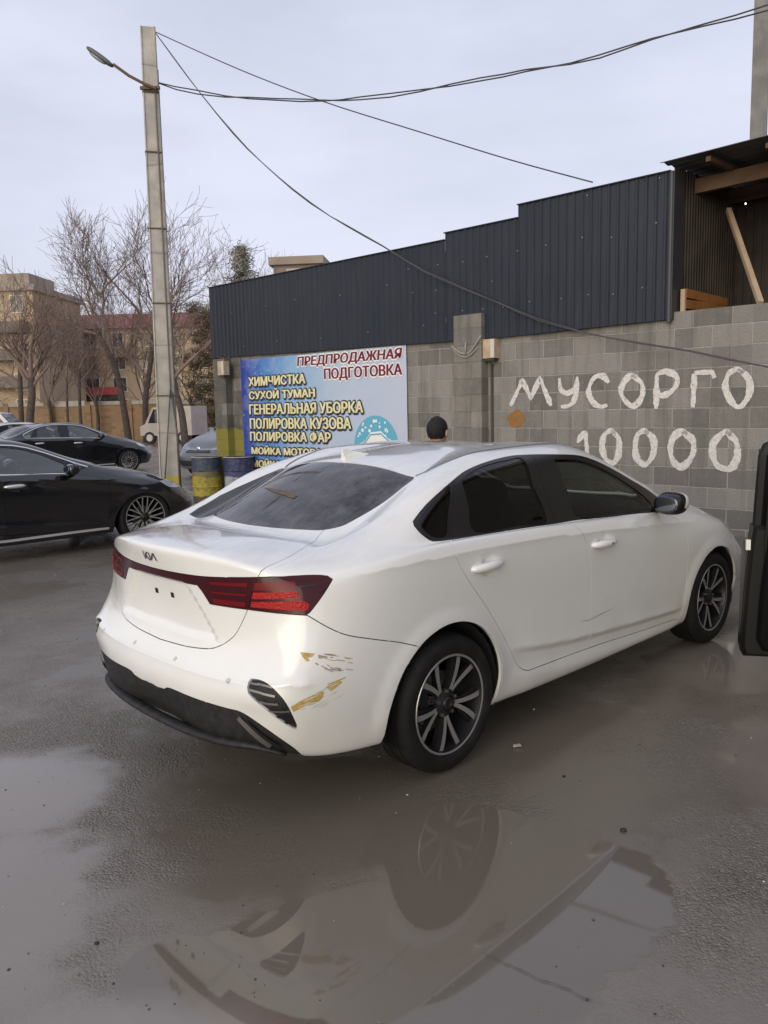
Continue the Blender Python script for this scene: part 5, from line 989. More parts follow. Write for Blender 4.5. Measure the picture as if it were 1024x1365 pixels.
# black car out of frame on the right with its left front door open
RZ = R(90-17); hinge = Vector((3.03, 4.06, 0)); h_l = Vector((2.22, .86, 0)); rot = Matrix.Rotation(RZ, 3, 'Z')
MB2 = car_mats((.006, .006, .007), 'deep_black', rough=.2, dirt=(.04, .035, .03), clear=(.10, .11, .11), rear=(.05, .05, .05), dusty=.1); MB2['inside'] = mat('black_door_lining', (.004, .004, .004), .7, spec=.12); MB2['plastic'] = mat('black_door_plastic', (.006, .006, .006), .45, spec=.25)
oc, osh, _, _, dp = make_car('black car at the right edge with its left front door swung open', 'car', MB2, tuple(hinge-rot @ h_l), RZ, None, .16, (.325, .24), 1, None, open_door=True, name='black_car')
for o in dp:
    for q in list(o.children): bpy.data.objects.remove(q)
    bpy.data.objects.remove(o)
def open_door(parent, m):
    """the swung-open door, built closed along -X from the hinge, inner face towards -Y, then turned"""
    low = [(0, .255), (-1.09, .245), (-1.102, .30), (-1.09, .60), (-1.072, .86), (-1.06, .97), (0, .97)]
    def slab(out, y0, y1, bev=.025):
        n = len(out); c = np.mean(out, 0); ins = [(x+(c[0]-x)*bev/.5, z+(c[1]-z)*bev/.5) for x, z in out]; b = MB()
        b.add([(x, y0, z) for x, z in ins]+[(x, y0+(.02 if y1 > y0 else -.02), z) for x, z in out]+[(x, y1, z) for x, z in out], [tuple(range(n)), tuple(range(2*n, 3*n))[::-1]]+[(n+i, n+(i+1) % n, (i+1) % n, i) for i in range(n)]+[(2*n+i, 2*n+(i+1) % n, n+(i+1) % n, n+i) for i in range(n)]); return b
    d = slab(low, -.06, .075).build('door', m['plastic'], parent, 'auto')
    slab([(-.05, .30), (-1.0, .29), (-1.03, .35), (-1.02, .60), (-1.0, .84), (-.97, .93), (-.05, .93)], -.105, -.062).build('door_trim', m['inside'], d, 'auto')
    b = MB(); fr = [(-1.025, .95), (-1.020, 1.10), (-1.012, 1.28), (-1.0, 1.385), (-.93, 1.42), (-.70, 1.405), (-.45, 1.32), (-.18, 1.12), (-.04, .97)]
    b.tube([(x, .0, z) for x, z in spline([(x, z, 0) for x, z in fr], .05) for x, z in [(x, z)]] if 0 else [(p[0], 0, p[1]) for p in spline([(x, z, 0) for x, z in fr], .05)], .036, 8); b.box((-.985, .0, 1.16), (.12, .05, .44), rot=Matrix.Rotation(R(2), 3, 'Y')); b.build('window_frame', m['plastic'], d, 'auto')
    b = MB(); g = [(-.98, .95), (-.97, 1.2), (-.95, 1.385), (-.70, 1.37), (-.45, 1.29), (-.2, 1.09), (-.07, .96)]; b.add([(x, .012, z) for x, z in g], [tuple(range(len(g)))]); b.build('window', m['side_glass'], d)
    b = MB(); b.tube([(-.99, -.062, .55), (-1.0, -.062, .90), (-.985, -.05, 1.1), (-.95, -.045, 1.34), (-.86, -.045, 1.375), (-.6, -.045, 1.34)], .011, 6); b.tube([(-.99, -.064, .55), (-.96, -.064, .33), (-.5, -.064, .31), (-.1, -.064, .31)], .010, 6); b.build('door_seal', m['rubber'], d, True)
    b = MB(); b.tube([(-.80, -.13, .83), (-.72, -.145, .77), (-.5, -.145, .75), (-.30, -.13, .80)], [.022, .03, .03, .02], 8); b.build('armrest', m['plastic'], d, True)
    b = MB(); b.lathe([(.0, 0), (.07, -.004), (.082, .008)], 20); o = b.build('speaker_cover', m['plastic'], d, True); o.location = (-.24, -.108, .45)
    b = MB(); b.tube([(-.90, -.112, .80), (-.86, -.135, .72), (-.89, -.13, .60), (-.84, -.112, .55)], .010, 6); b.build('pull_handle', m['dark'], d, True)
    b = MB(); b.box((-.60, -.115, .38), (.5, .04, .10)); b.build('door_pocket', m['plastic'], d)
    b = MB(); b.box((-1.083, -.025, .865), (.022, .034, .055)); b.build('latch', mat('latch_zinc', (.75, .75, .73), .35, .4), d)
    b = MB(); b.box((-1.085, .045, .58), (.03, .05, .60)); b.build('edge_strip', mat('edge_strip', (.05, .052, .06), .35), d)
    return d
od = open_door(oc, MB2); od.location = h_l; od.rotation_euler = (0, 0, R(-88))
# ------------------------------------------------------------------ boxy vehicles far left
def van(name, label, loc, rz, Lx, Wd, Hc, m, group=None, cab=True):
    r_ = empty(name, loc, rz); tag(r_, label, 'truck' if not cab else 'van')
    prof = [(0, .45), (0, Hc), (Lx*.58, Hc), (Lx*.74, Hc-.05), (Lx*.90, 1.05), (Lx, .92), (Lx, .45)]; n = len(prof); b = MB()
    b.add([(x, -Wd/2, z) for x, z in prof]+[(x, Wd/2, z) for x, z in prof], [tuple(range(n)), tuple(range(n, 2*n))[::-1]]+[(i, n+i, n+(i+1) % n, (i+1) % n) for i in range(n)]); b.build('body', m, r_)
    gm = mat('dark_van_glass', (.02, .025, .03), .06)
    for s in (-1, 1):
        b = MB(); y = s*(Wd/2+.004); b.add([(Lx*.60, y, 1.10), (Lx*.60, y, Hc-.12), (Lx*.72, y, Hc-.14), (Lx*.84, y, 1.10)], [(0, 1, 2, 3)]); b.build('window', gm, r_)
        for x in (Lx*.18, Lx*.82):
            b = MB(); b.lathe([(.02, -.1), (.20, -.105), (.32, -.09), (.33, .0), (.32, .09), (.2, .1)], 24); w_ = b.build('wheel', mat('van_tyre', (.02, .02, .02), .8), r_, 'auto'); w_.location = (x, s*(Wd/2-.08), .33); w_.rotation_euler = (0, 0, 0 if s < 0 else math.pi)
            b = MB(); b.lathe([(.0, -.108), (.17, -.112), (.19, -.106)], 20); w2 = b.build('rim', mat('van_rim', (.35, .35, .35), .4, .6), w_)
    b = MB(); a0, a1 = Vector((Lx*.75, 0, Hc-.07)), Vector((Lx*.895, 0, 1.08)); nn = Vector((.04, 0, .02)); b.add([a0+nn*.2+Vector((0, -Wd*.44, 0)), a0+nn*.2+Vector((0, Wd*.44, 0)), a1+nn*.2+Vector((0, Wd*.44, 0)), a1+nn*.2+Vector((0, -Wd*.44, 0))], [(0, 3, 2, 1)]); b.build('windshield', gm, r_)
    b = MB(); b.box((Lx+.01, 0, .58), (.06, Wd*.96, .22)); b.build('bumper', mat('van_bumper', (.03, .03, .03), .6), r_)
    return r_
van('white_van', 'pinkish white van standing behind the concrete pole', (-9.6, 42.6, 0), R(165), 3.0, 1.75, 1.95, noisy('dusty_white_van', (.40, .345, .32), (.50, .45, .42), 2, .5))
van('white_truck', 'white truck cab at the far left edge above the silver sedan', (-17.2, 31.0, 0), R(10), 3.6, 1.7, 1.80, mat('white_truck_paint', (.75, .75, .74), .4), cab=False)
# ------------------------------------------------------------------ concrete pole with street lamp, wires
CON = noisy('pole_concrete', (.38, .36, .33), (.52, .49, .44), 5, .9, .25); t = NT(CON); v = t.obj(); z = t.n('SeparateXYZ', {0: v}).outputs[2]
old = t.b.inputs['Base Color'].links[0].from_socket
c = t.mix(t.math('MULTIPLY', t.ramp(t.math('FRACT', t.math('MULTIPLY_ADD', z, .62, t.math('MULTIPLY', t.noise(v, .6, 2), .5))), [(.0, 1), (.03, 0)]), .5), old, (.10, .09, .08)); yl = t.ramp(t.math('ADD', z, t.math('MULTIPLY', t.noise(v, 12, 3), .12)), [(.52, .85), (.56, 0)])
t.set(col=t.mix(yl, c, (.50, .42, .04)))
pole = empty('concrete_pole', (-3.99, 15.0, 0), R(14)); tag(pole, 'tall square concrete utility pole with cables running down its side', 'utility pole')
b = MB(); k = [(.18, .18, -.05), (.165, .165, 2.4), (.13, .13, 8.28)]; V = []
tilt = lambda z: .007*z
for (a, c_, z) in k:
    e = .02
    for sx, sy in ((-1, -1), (1, -1), (1, 1), (-1, 1)): V += [(sx*a+(e if sx*sy > 0 else 0)*-sx+tilt(z), sy*c_-(0 if sx*sy > 0 else e)*sy, z), (sx*a-(0 if sx*sy > 0 else e)*sx+tilt(z), sy*c_-(e if sx*sy > 0 else 0)*sy, z)]
F = [(8*j+i, 8*j+(i+1) % 8, 8*j+8+(i+1) % 8, 8*j+8+i) for j in range(2) for i in range(8)]+[tuple(range(16, 24))]; b.add(V, F); b.build('shaft', CON, pole)
b = MB(); GCB = mat('grey_brown_cable', (.16, .14, .12), .7)
b.tube([(.17+tilt(z)-.005*z, -.06-.008*math.sin(z*2), z) for z in np.linspace(.5, 7.6, 20)], .014, 6); b.tube([(.10+tilt(z)-.004*z, -.185+.0065*z-.004*math.sin(z*3), z) for z in np.linspace(1.9, 7.3, 16)], .012, 6)
b.build('cable', GCB, pole, True)
for z in (1.95, 3.6, 4.9, 6.2, 7.2): b = MB(); a = .172-.0045*z; b.box((tilt(z), 0, z), (2*a+.012, 2*a+.012, .018)); b.build('strap', mat('rusty_strap', (.13, .09, .06), .7, .4), pole)
b = MB(); b.tube([(.20, -.19, .0), (.185, -.20, 1.2), (.12, -.19, 2.0)], .016, 6); b.tube([(-.12, -.24, 0.05), (.10, -.2, 2.05)], .012, 6); b.build('guy_wire', mat('dull_steel', (.12, .12, .11), .6, .5), pole, True)
sl = empty('street_lamp', (-3.99, 15.0, 0), 0); tag(sl, 'grey street lamp head on a rusty arm near the top of the pole', 'street lamp')
b = MB(); b.tube([(.20, -.20, 7.22), (0, -.2, 7.30), (-.26, -.2, 7.44), (-.52, -.2, 7.63)], .026, 8); b.box((.08, -.155, 7.25), (.34, .05, .05)); b.build('arm', mat('rusty_arm', (.14, .09, .06), .7, .3), sl, 'auto')
rotl = Matrix.Rotation(R(36), 3, 'Y'); b = MB(); b.ell((-.74, -.2, 7.755), (.27, .10, .045), 18, 10, rot=rotl, e=.75); b.build('lamp_head', mat('grey_lamp_housing', (.10, .105, .115), .45), sl, True)
b = MB(); b.ell((-.775, -.2, 7.755), (.17, .075, .03), 14, 8, rot=rotl); lens = b.build('lens', mat('lamp_lens', (.35, .36, .37), .2), sl, True); lens.location = (-.012, 0, -.022)
def wire(name, label, pts, rad, sag_n=30, twist=0, col=(.05, .045, .05), seed=0):
    rnd = random.Random(seed); c = spline(pts, .35); b = MB()
    for q in range(2 if twist else 1):
        P = [Vector(p)+(Vector((0, 0, twist*math.sin(i*.8+q*math.pi)+twist*.6*rnd.uniform(-1, 1))) if 0 < i < len(c)-1 else Vector((0, 0, 0))) for i, p in enumerate(c)]; b.tube(P, rad, 5)
    return tag(b.build(name, mat('wire_'+name, col, .6), None, True), label, 'cable')
def px(u, v_, Y):
    """a point on the ray through a photo position, at depth Y (used for thin wires that hang free in the air)"""
    d = M.to_3x3() @ Vector((u-512, 682.5-v_, -1072.5)); o = M.translation; return tuple(o+d*(Y/d.y))
A_ = px(206, 42, 15); B_ = px(206, 109, 15)
wire('overhead_wire', 'single thin wire running from the pole top down to the shed roof', [A_, px(320, 93, 14.2), px(430, 135, 13.3), px(560, 176, 12.4), px(680, 213, 11.6), px(790, 243, 10.6)], .009, seed=1)
wire('overhead_cable', 'twisted pair of cables sagging from the lamp arm to the upper right', [B_, px(235, 118, 14.8), px(300, 128, 14.6), px(400, 134, 14.2), px(480, 131, 13.8), px(560, 121, 13.4), px(640, 106, 13), px(700, 95, 12.7), px(760, 86, 12.4), px(800, 76, 12.2), px(870, 52, 11.9), px(940, 33, 11.6), px(1024, 10, 11.2), px(1100, -12, 11)], .011, twist=.022, seed=2)
wire('overhead_cable', 'slack dark cable dropping from the pole top across the cladding to the wall', [A_, px(270, 128, 14.5), px(330, 198, 14), px(390, 252, 13.4), px(440, 288, 12.8), px(510, 328, 12.1), px(566, 362, 11.6), px(600, 377, 11.3), px(660, 402, 10.8), px(720, 427, 10.35), px(780, 444, 9.9), px(850, 457, 9.35), px(920, 468, 8.85), px(975, 480, 8.5), px(1024, 489, 8.2), px(1090, 500, 7.8)], .008, twist=.008, seed=3, col=(.075, .07, .075))
p2 = empty('concrete_pole', (7.45, 16.4, 0), .3); tag(p2, 'grey concrete post rising behind the shed at the upper right corner', 'utility pole'); b = MB(); b.tube([(0, 0, 0), (-.05, 0, 10)], [.24, .19], 4); b.build('shaft', noisy('pole_concrete_grey', (.17, .168, .16), (.25, .245, .235), 4, .9), p2)
# ------------------------------------------------------------------ painted oil drums by the pier
def drum(x, y, label, cols, h=.82):
    r_ = empty('oil_drum', (x, y, 0), .4); tag(r_, label, 'oil drum', 'painted oil drums beside the pier'); rr = .27
    m = mat('drum_paint', cols[0], .55); t = NT(m); v = t.obj(); z = t.n('SeparateXYZ', {0: v}).outputs[2]; zz = t.math('ADD', z, t.math('MULTIPLY_ADD', t.noise(v, 9, 4), .10, -.05))
    t.set(col=t.mix(t.ramp(t.noise(v, 13, 5, .7), [(.48, 0), (.62, .75)]), t.ramp(zz, [(0, cols[2]), (.12, cols[2]), (.14, cols[1]), (.46, cols[1]), (.48, cols[3]), (.56, cols[3]), (.58, cols[0]), (1, cols[0])]), (.12, .10, .07)))
    prof = [(rr-.01, .0), (rr, .01), (rr, .27), (rr+.012, .285), (rr, .30), (rr, .57), (rr+.012, .585), (rr, .60), (rr, h-.02), (rr+.01, h-.01), (rr, h), (rr-.015, h-.006), (rr-.018, h-.03), (.0, h-.032)]
    b = MB(); b.lathe(prof, 36, 'Z'); b.build('shell', m, r_, 'auto'); b = MB(); b.lathe([(rr-.001, h-.006), (rr+.011, h-.002), (rr+.004, h+.012), (rr-.014, h+.006)], 36, 'Z'); b.build('rim', noisy('drum_rim', (.35, .31, .26), (.5, .46, .4), 9, .6), r_, True); b = MB(); b.tube([(.12, .05, h-.03), (.12, .05, h-.012)], .03, 10); b.build('bung', mat('drum_bung', (.1, .09, .08), .6), r_)
drum(-3.23, 14.75, 'painted oil drum with dark blue top band over yellow lower half', [(.028, .055, .11), (.40, .33, .035), (.07, .06, .04), (.19, .17, .07)])
drum(-2.60, 14.55, 'blue oil drum with white patches right beside the banner', [(.022, .032, .12), (.38, .40, .44), (.03, .04, .14), (.04, .055, .17)])
# ------------------------------------------------------------------ person beyond the white car
def person(loc, rz):
    r_ = empty('person', loc, rz); tag(r_, 'person in dark jacket with short black hair standing behind the white sedan', 'person')
    J = [('pel', (0, 0, .90), .135), ('sp1', (.0, 0, 1.06), .13), ('sp2', (.05, 0, 1.22), .145), ('nk0', (.09, 0, 1.33), .075), ('nk', (.105, 0, 1.385), .05), ('hd', (.13, 0, 1.46), .072)]
    vs = [j[1] for j in J]; rs = [j[2] for j in J]; es = [(i, i+1) for i in range(5)]
    def chain(root, pts, rad):
        n = len(vs)
        for i, (p, r) in enumerate(zip(pts, rad)): vs.append(p); rs.append(r); es.append((root if i == 0 else n+i-1, n+i))
        return len(vs)-1
    for s in (-1, 1):
        chain(0, [(0, s*.10, .84), (.03, s*.105, .46), (-.02, s*.11, .09), (.11, s*.12, .045)], [.095, .062, .045, .038])
        e = chain(2, [(.06, s*.19, 1.27), (.05, s*.25, 1.02), (.20, s*.22, .86), (.245, s*.215, .815)], [.062, .046, .034, .030])
        for f, (dy, ln) in enumerate(((-.024, .070), (-.008, .080), (.009, .076), (.025, .060))): chain(e, [(.275, s*.215+dy, .79), (.275+ln*.45, s*.215+dy*1.1, .755), (.275+ln*.6, s*.215+dy*1.1, .755-ln*.45)], [.0095, .0085, .007])
        chain(e, [(.26, s*(.215-.035), .80), (.285, s*(.215-.05), .77)], [.010, .008])
    me = bpy.data.meshes.new('body'); me.from_pydata(vs, es, []); o = bpy.data.objects.new('body_tmp', me); COL.objects.link(o)
    sk = o.modifiers.new('s', 'SKIN'); sk.use_smooth_shade = True
    for i, d in enumerate(me.skin_vertices[0].data): d.radius = (rs[i], rs[i]); d.use_root = i == 0
    ss = o.modifiers.new('d', 'SUBSURF'); ss.levels = 2; ss.render_levels = 2
    dg = bpy.context.evaluated_depsgraph_get(); bm_ = bpy.data.meshes.new_from_object(o.evaluated_get(dg)); bpy.data.objects.remove(o)
    sk_m = mat('skin', (.42, .25, .17), .55); jk = noisy('dark_jacket', (.02, .022, .028), (.04, .042, .05), 20, .85); tr_ = mat('dark_trousers', (.025, .028, .04), .85)
    for p in bm_.polygons:
        c = p.center; p.material_index = 1 if c.z < .90 and not (abs(c.y) > .17 and c.z > .70) else (2 if c.z > 1.375 or (c.z < .84 and abs(c.y) > .15) else 0)
    link('body', bm_, [jk, tr_, sk_m], r_)
    b = MB(); b.ell((.135, 0, 1.475), (.098, .078, .118), 22, 16); b.ell((.225, 0, 1.465), (.022, .016, .025), 8, 6)
    for s in (-1, 1): b.ell((.125, s*.090, 1.462), (.020, .014, .034), 10, 8)
    b.build('head', sk_m, r_, True); b = MB()
    for s in (-1, 1): b.ell((.212, s*.033, 1.492), (.012, .014, .009), 10, 8)
    b.build('eyes', mat('eye', (.05, .04, .035), .2), r_, True); b = MB(); b.ell((.218, 0, 1.425), (.012, .026, .007), 10, 6); b.build('mouth', mat('lips', (.35, .15, .12), .5), r_, True)
    b = MB(); rnd = random.Random(1); b.ell((.120, 0, 1.500), (.105, .089, .112), 26, 16); vv = []
    for (x, y, z) in b.v: k = 1+rnd.uniform(-.03, .035); vv.append((.12+(x-.12)*k, y*k, 1.5+(z-1.5)*k))
    b.v = vv; b.f = [f for f in b.f if np.mean([b.v[i][0] for i in f]) < .19+.5*(np.mean([b.v[i][2] for i in f])-1.54) and np.mean([b.v[i][2] for i in f]) > 1.425]; b.m = [0]*len(b.f)
    b.build('hair', noisy('black_hair', (.006, .006, .006), (.016, .014, .013), 60, .75, .4, 90), r_, True)
    return r_
pr = person((.405, 6.72, 0), R(60)); pr.scale = (.97, .97, .97)

# ------------------------------------------------------------------ fence and buildings far behind
FB = noisy('ochre_brick', (.26, .165, .085), (.36, .24, .13), 1.2, .9); t = NT(FB); v = t.obj(); x, y, z = t.n('SeparateXYZ', {0: v}).outputs; q = t.n('CombineXYZ', {0: x, 1: z}).outputs[0]
br = t.n('TexBrick', {'Vector': q, 'Scale': 1.0, 'Brick Width': .5, 'Row Height': .22, 'Mortar Size': .02, 'Color1': (.24, .145, .08, 1), 'Color2': (.34, .22, .125, 1), 'Mortar': (.28, .20, .13, 1)}); t.set(col=t.mix(t.ramp(t.noise(v, .9, 4), [(.4, 0), (.7, .4)]), br.outputs[0], (.22, .17, .12)))
fence = empty('brick_fence', (-52, 52, 0), R(-2.5)); tag(fence, 'long ochre brick fence with pale coping beyond the parked cars', 'fence')
COP = noisy('pale_coping', (.38, .36, .32), (.5, .47, .42), 3, .9)
for i in range(19):
    x0 = i*2.6; b = MB(); b.box((x0+1.3, 0, 1.1), (2.3, .18, 2.2)); b.build('panel', FB, fence); b = MB(); b.box((x0, 0, 1.2), (.34, .34, 2.4)); b.build('pillar', FB, fence)
    b = MB(); b.box((x0+1.3, 0, 2.30), (2.25, .30, .22 if i % 3 else .34)); b.build('coping', COP, fence)
def facade(name, label, loc, rz, Lx, D_, H, cols, rows, wall_m, roof_m, win=(1.5, 1.6), base=1.2, roof_h=1.0, cat='building', sides=True):
    r_ = empty(name, loc, rz); tag(r_, label, cat); b = MB(); b.box((Lx/2, D_/2, H/2), (Lx, D_, H)); b.build('wall', wall_m, r_)
    b = MB(); o = .5; V = [(-o, -o, H), (Lx+o, -o, H), (Lx+o, D_+o, H), (-o, D_+o, H), (.6, D_/2, H+roof_h), (Lx-.6, D_/2, H+roof_h)] if roof_h > .6 else [(-o, -o, H+.003), (Lx+o, -o, H+.003), (Lx+o, D_+o, H+.003), (-o, D_+o, H+.003)]
    if roof_h > .6: b.add(V, [(0, 1, 5, 4), (1, 2, 5), (2, 3, 4, 5), (3, 0, 4), (0, 3, 2, 1)])
    else: b.box((Lx/2, D_/2, H+roof_h/2), (Lx+.6, D_+.6, roof_h))
    b.build('roof', roof_m, r_); gl = mat('window_glass_'+name, (.05, .055, .06), .1); fr = mat('window_frame_'+name, (.55, .52, .48), .6)
    px_, pz_ = Lx/cols, (H-base)/rows
    for j in range(rows):
        for i in range(cols):
            cx, cz = (i+.5)*px_, base+(j+.5)*pz_; w_ = win[0]*(.8 if (i*7+j*3) % 5 == 0 else 1); b = MB(); b.box((cx, -.01, cz), (w_, .10, win[1])); f = b.build('window', fr, r_)
            b = MB(); b.box((cx-w_*.235, -.065, cz), (w_*.40, .02, win[1]*.86)); b.box((cx+w_*.235, -.065, cz), (w_*.40, .02, win[1]*.86)); b.build('pane', gl, f)
    return r_
TAN = noisy('tan_brick_wall', (.40, .30, .20), (.50, .39, .27), .5, .9); t = NT(TAN); v = t.obj(); x, y, z = t.n('SeparateXYZ', {0: v}).outputs
RED = noisy('dull_red_roof', (.22, .075, .068), (.28, .10, .09), 1, .7); GRY = noisy('grey_slab', (.30, .25, .20), (.40, .34, .28), .6, .9)
rb_ = facade('apartment_building', 'long tan apartment building with dull red roof behind the bare trees', (-37.5, 86, 0), R(-2), 26, 12, 10.4, 9, 4, TAN, RED, roof_h=2.2)
b = MB(); b.box((6.2, -.35, 4.0), (8.0, .5, .8)); b.build('shop_awning', noisy('red_awning', (.42, .05, .07), (.5, .12, .12), 3, .7), rb_); b = MB(); b.box((6.2, -.30, 2.7), (7.6, .1, 1.5)); b.build('shop_window', mat('shop_glass', (.06, .06, .06), .1), rb_)
for i in range(6): b = MB(); b.box((1.5+i*4.4, -.5, 7.9), (2.0, .9, 1.0)); b.build('balcony', noisy('balcony_panel', (.40, .30, .20), (.5, .38, .26), 1, .9), rb_)
lb = facade('apartment_block', 'taller tan grey block with flat slab roof at the left edge', (-45.5, 74, 0), R(-3), 14.8, 10, 12.6, 5, 5, TAN, GRY, roof_h=.5)
b = MB(); b.box((9.6, 3, 13.6), (9.5, 5, 1.2)); b.build('roof_storey', GRY, lb)
for j in range(4): b = MB(); b.box((12.6, -.6, 2.2+j*2.4), (3.4, 1.2, 1.0)); b.build('balcony', noisy('grey_balcony', (.16, .14, .12), (.24, .21, .18), 1, .9), lb)
facade('distant_block', 'small brown flat roofed block showing above the cladding', (-7.6, 60, 0), R(-6), 3.4, 5, 12.0, 1, 5, noisy('brown_plaster', (.25, .20, .16), (.31, .26, .21), .8, .9), GRY, roof_h=.55)
ps = empty('flag_pole', (-33.0, 78, 0)); tag(ps, 'thin white pole standing in front of the tan apartment building', 'pole'); b = MB(); b.tube([(0, 0, 0), (0, 0, 7.0)], .09, 8); b.build('mast', mat('white_mast', (.7, .68, .66), .5), ps, True); b = MB(); b.ell((0, 0, 7.05), (.14, .14, .1), 10, 6); b.build('finial', mat('white_finial', (.7, .68, .66), .5), ps, True)
# ------------------------------------------------------------------ trees
BARK = noisy('grey_brown_bark', (.065, .050, .042), (.12, .095, .078), 6, .95, .5, 30); TWIG = noisy('pinkish_brown_twigs', (.17, .12, .10), (.26, .19, .16), .8, .9)
def grow(mb, p, d, L, r, depth, rnd, spread, upw, twr):
    """one limb as a chain of short segments, then its side shoots"""
    n = max(3, int(L/.5)) if depth > 1 else 3; pts = [p.copy()]; rad = [r]; dirs = []
    for i in range(n):
        d = (d+Vector((rnd.gauss(0, .16), rnd.gauss(0, .16), rnd.gauss(0, .10)+upw))).normalized(); p = p+d*(L/n); pts.append(p.copy()); rad.append(max(r*(1-.62*(i+1)/n), twr)); dirs.append(d.copy())
    mb.tube(pts, rad, 5 if r > .05 else (4 if r > .025 else 3), cap=False)
    if depth <= 0: return
    k = {4: 5, 3: 5, 2: 6, 1: 6}.get(depth, 5)
    for j in range(k):
        q = (j+1+rnd.uniform(-.4, .3))/k; i = min(n-1, max(0, int(q*n)-0)); base = pts[i+1] if j < k-1 else pts[-1]; dd = dirs[i]
        o = dd.orthogonal().normalized(); o = Matrix.Rotation(rnd.uniform(0, 2*math.pi), 3, dd) @ o; a = spread*rnd.uniform(.55, 1.15)
        grow(mb, base, (dd*math.cos(a)+o*math.sin(a)).normalized(), L*rnd.uniform(.50, .72)*(1 if j < k-1 else 1.1), max(rad[i+1]*rnd.uniform(.5, .72), twr), depth-1, rnd, spread, upw, twr)
def bare_tree(label, trunk, rad, limbs, seed, depth=3, spread=.62, upw=.05, twr=.008, group='bare trees along the fence', name='bare_tree'):
    """trunk: list of points; limbs: (start, direction, length, radius)"""
    rnd = random.Random(seed); b0 = Vector(trunk[0]); r_ = empty(name, b0); tag(r_, label, 'tree', group); L = lambda p: Vector(p)-b0
    mb = MB(); c = spline([L(p) for p in trunk], .4); mb.tube([Vector(p) for p in c], list(np.linspace(rad[0], rad[1], len(c))), 9); mb.build('trunk', BARK, r_, True)
    cb = MB()
    for (p, d, ln, rr) in limbs: grow(cb, L(p), Vector(d).normalized(), ln, rr, depth, rnd, spread, upw, twr)
    cb.build('crown', TWIG, r_, True); return r_
bare_tree('forked bare tree at the left edge in front of the tan block', [(-16.4, 38, 0), (-16.5, 38, 1.3), (-16.3, 38, 2.6), (-16.3, 38, 3.4)], (.21, .15),
  [((-16.3, 38, 3.3), (-.55, 0, 1), 2.2, .13), ((-16.3, 38, 3.3), (.45, .2, 1), 2.3, .13), ((-16.3, 38, 3.0), (-.9, -.2, .9), 2.0, .10), ((-16.3, 38, 3.4), (0, -.2, 1), 2.3, .12), ((-16.35, 38, 2.8), (.9, .1, .9), 1.9, .09)], 11)
bare_tree('tall bare tree with bent trunk leaning left, left of the pole', [(-13.8, 44, 0), (-14.0, 44, 2.2), (-14.3, 44, 4.1), (-14.9, 44, 5.5), (-15.3, 44, 6.4)], (.20, .12),
  [((-15.2, 44, 6.2), (-.8, 0, .9), 2.2, .08), ((-14.85, 44, 5.5), (.03, 0, 1), 3.9, .09), ((-14.3, 44, 4.1), (.45, .1, 1), 3.0, .07), ((-15.3, 44, 6.4), (-.15, .1, 1), 2.3, .07), ((-15.0, 44, 5.8), (-.8, .2, .45), 2.0, .06), ((-14.8, 44, 8.0), (.4, .1, 1), 2.4, .06), ((-14.8, 44, 7.8), (-.4, -.1, 1), 2.4, .06)], 22)
bare_tree('tall wide bare tree directly behind the concrete pole', [(-13.3, 45.5, 0), (-13.2, 45.5, 2.4), (-12.8, 45.5, 4.4), (-12.6, 45.5, 6.0)], (.19, .11),
  [((-12.6, 45.5, 5.9), (-.2, 0, 1), 3.4, .09), ((-12.7, 45.5, 5.4), (.55, .1, 1), 3.5, .08), ((-12.9, 45.5, 4.4), (.8, 0, .9), 3.4, .07), ((-13.1, 45.5, 3.6), (-.5, .1, 1), 3.6, .09), ((-12.6, 45.5, 6), (.1, -.2, 1), 3.6, .08), ((-12.6, 45.5, 6.0), (.35, .2, 1), 3.7, .08)], 33)
bare_tree('bare tree just right of the pole before the white van', [(-9.4, 38.5, 0), (-9.5, 38.5, 1.6), (-9.8, 38.5, 3.0), (-9.9, 38.5, 4.2)], (.19, .11),
  [((-9.9, 38.5, 4.1), (.2, 0, 1), 3.4, .11), ((-9.8, 38.5, 3.2), (.75, 0, .9), 3.2, .10), ((-9.9, 38.5, 3.8), (-.6, .1, 1), 3.2, .09), ((-9.9, 38.5, 4.2), (.5, .2, 1), 3.4, .10)], 44)
bare_tree('thin bare sapling between the forked tree and the bent tree', [(-15.6, 42, 0), (-15.6, 42, 2.0), (-15.5, 42, 4.0)], (.10, .06), [((-15.5, 42, 3.9), (.1, 0, 1), 2.2, .05), ((-15.55, 42, 2.8), (-.5, 0, 1), 1.8, .04), ((-15.5, 42, 3.3), (.5, 0, 1), 1.8, .04)], 55, depth=2)
bare_tree('slim bare sapling standing against the brick fence', [(-18.2, 47, 0), (-18.2, 47, 1.8), (-18.1, 47, 3.8)], (.09, .05), [((-18.1, 47, 3.7), (-.1, 0, 1), 2.4, .05), ((-18.15, 47, 2.6), (.5, 0, 1), 1.9, .04), ((-18.1, 47, 3.2), (-.5, 0, 1), 1.9, .04)], 56, depth=2)
bare_tree('bare tree far back by the end of the cladding', [(-11.6, 62, 0), (-11.5, 62, 3), (-11.4, 62, 5.5)], (.2, .12), [((-11.4, 62, 5.4), (.1, 0, 1), 4.8, .12), ((-11.4, 62, 4.8), (.7, 0, 1), 4.2, .10), ((-11.5, 62, 4.2), (-.7, 0, 1), 4.2, .10)], 66)
bare_tree('bare tree top showing right of the pine above the cladding', [(-9.2, 66, 0), (-9.2, 66, 4), (-9.1, 66, 8)], (.18, .1), [((-9.1, 66, 7.8), (.1, 0, 1), 3.6, .10), ((-9.1, 66, 7), (.7, 0, 1), 3.2, .08), ((-9.1, 66, 7.2), (-.6, 0, 1), 3.0, .08)], 77, twr=.008)
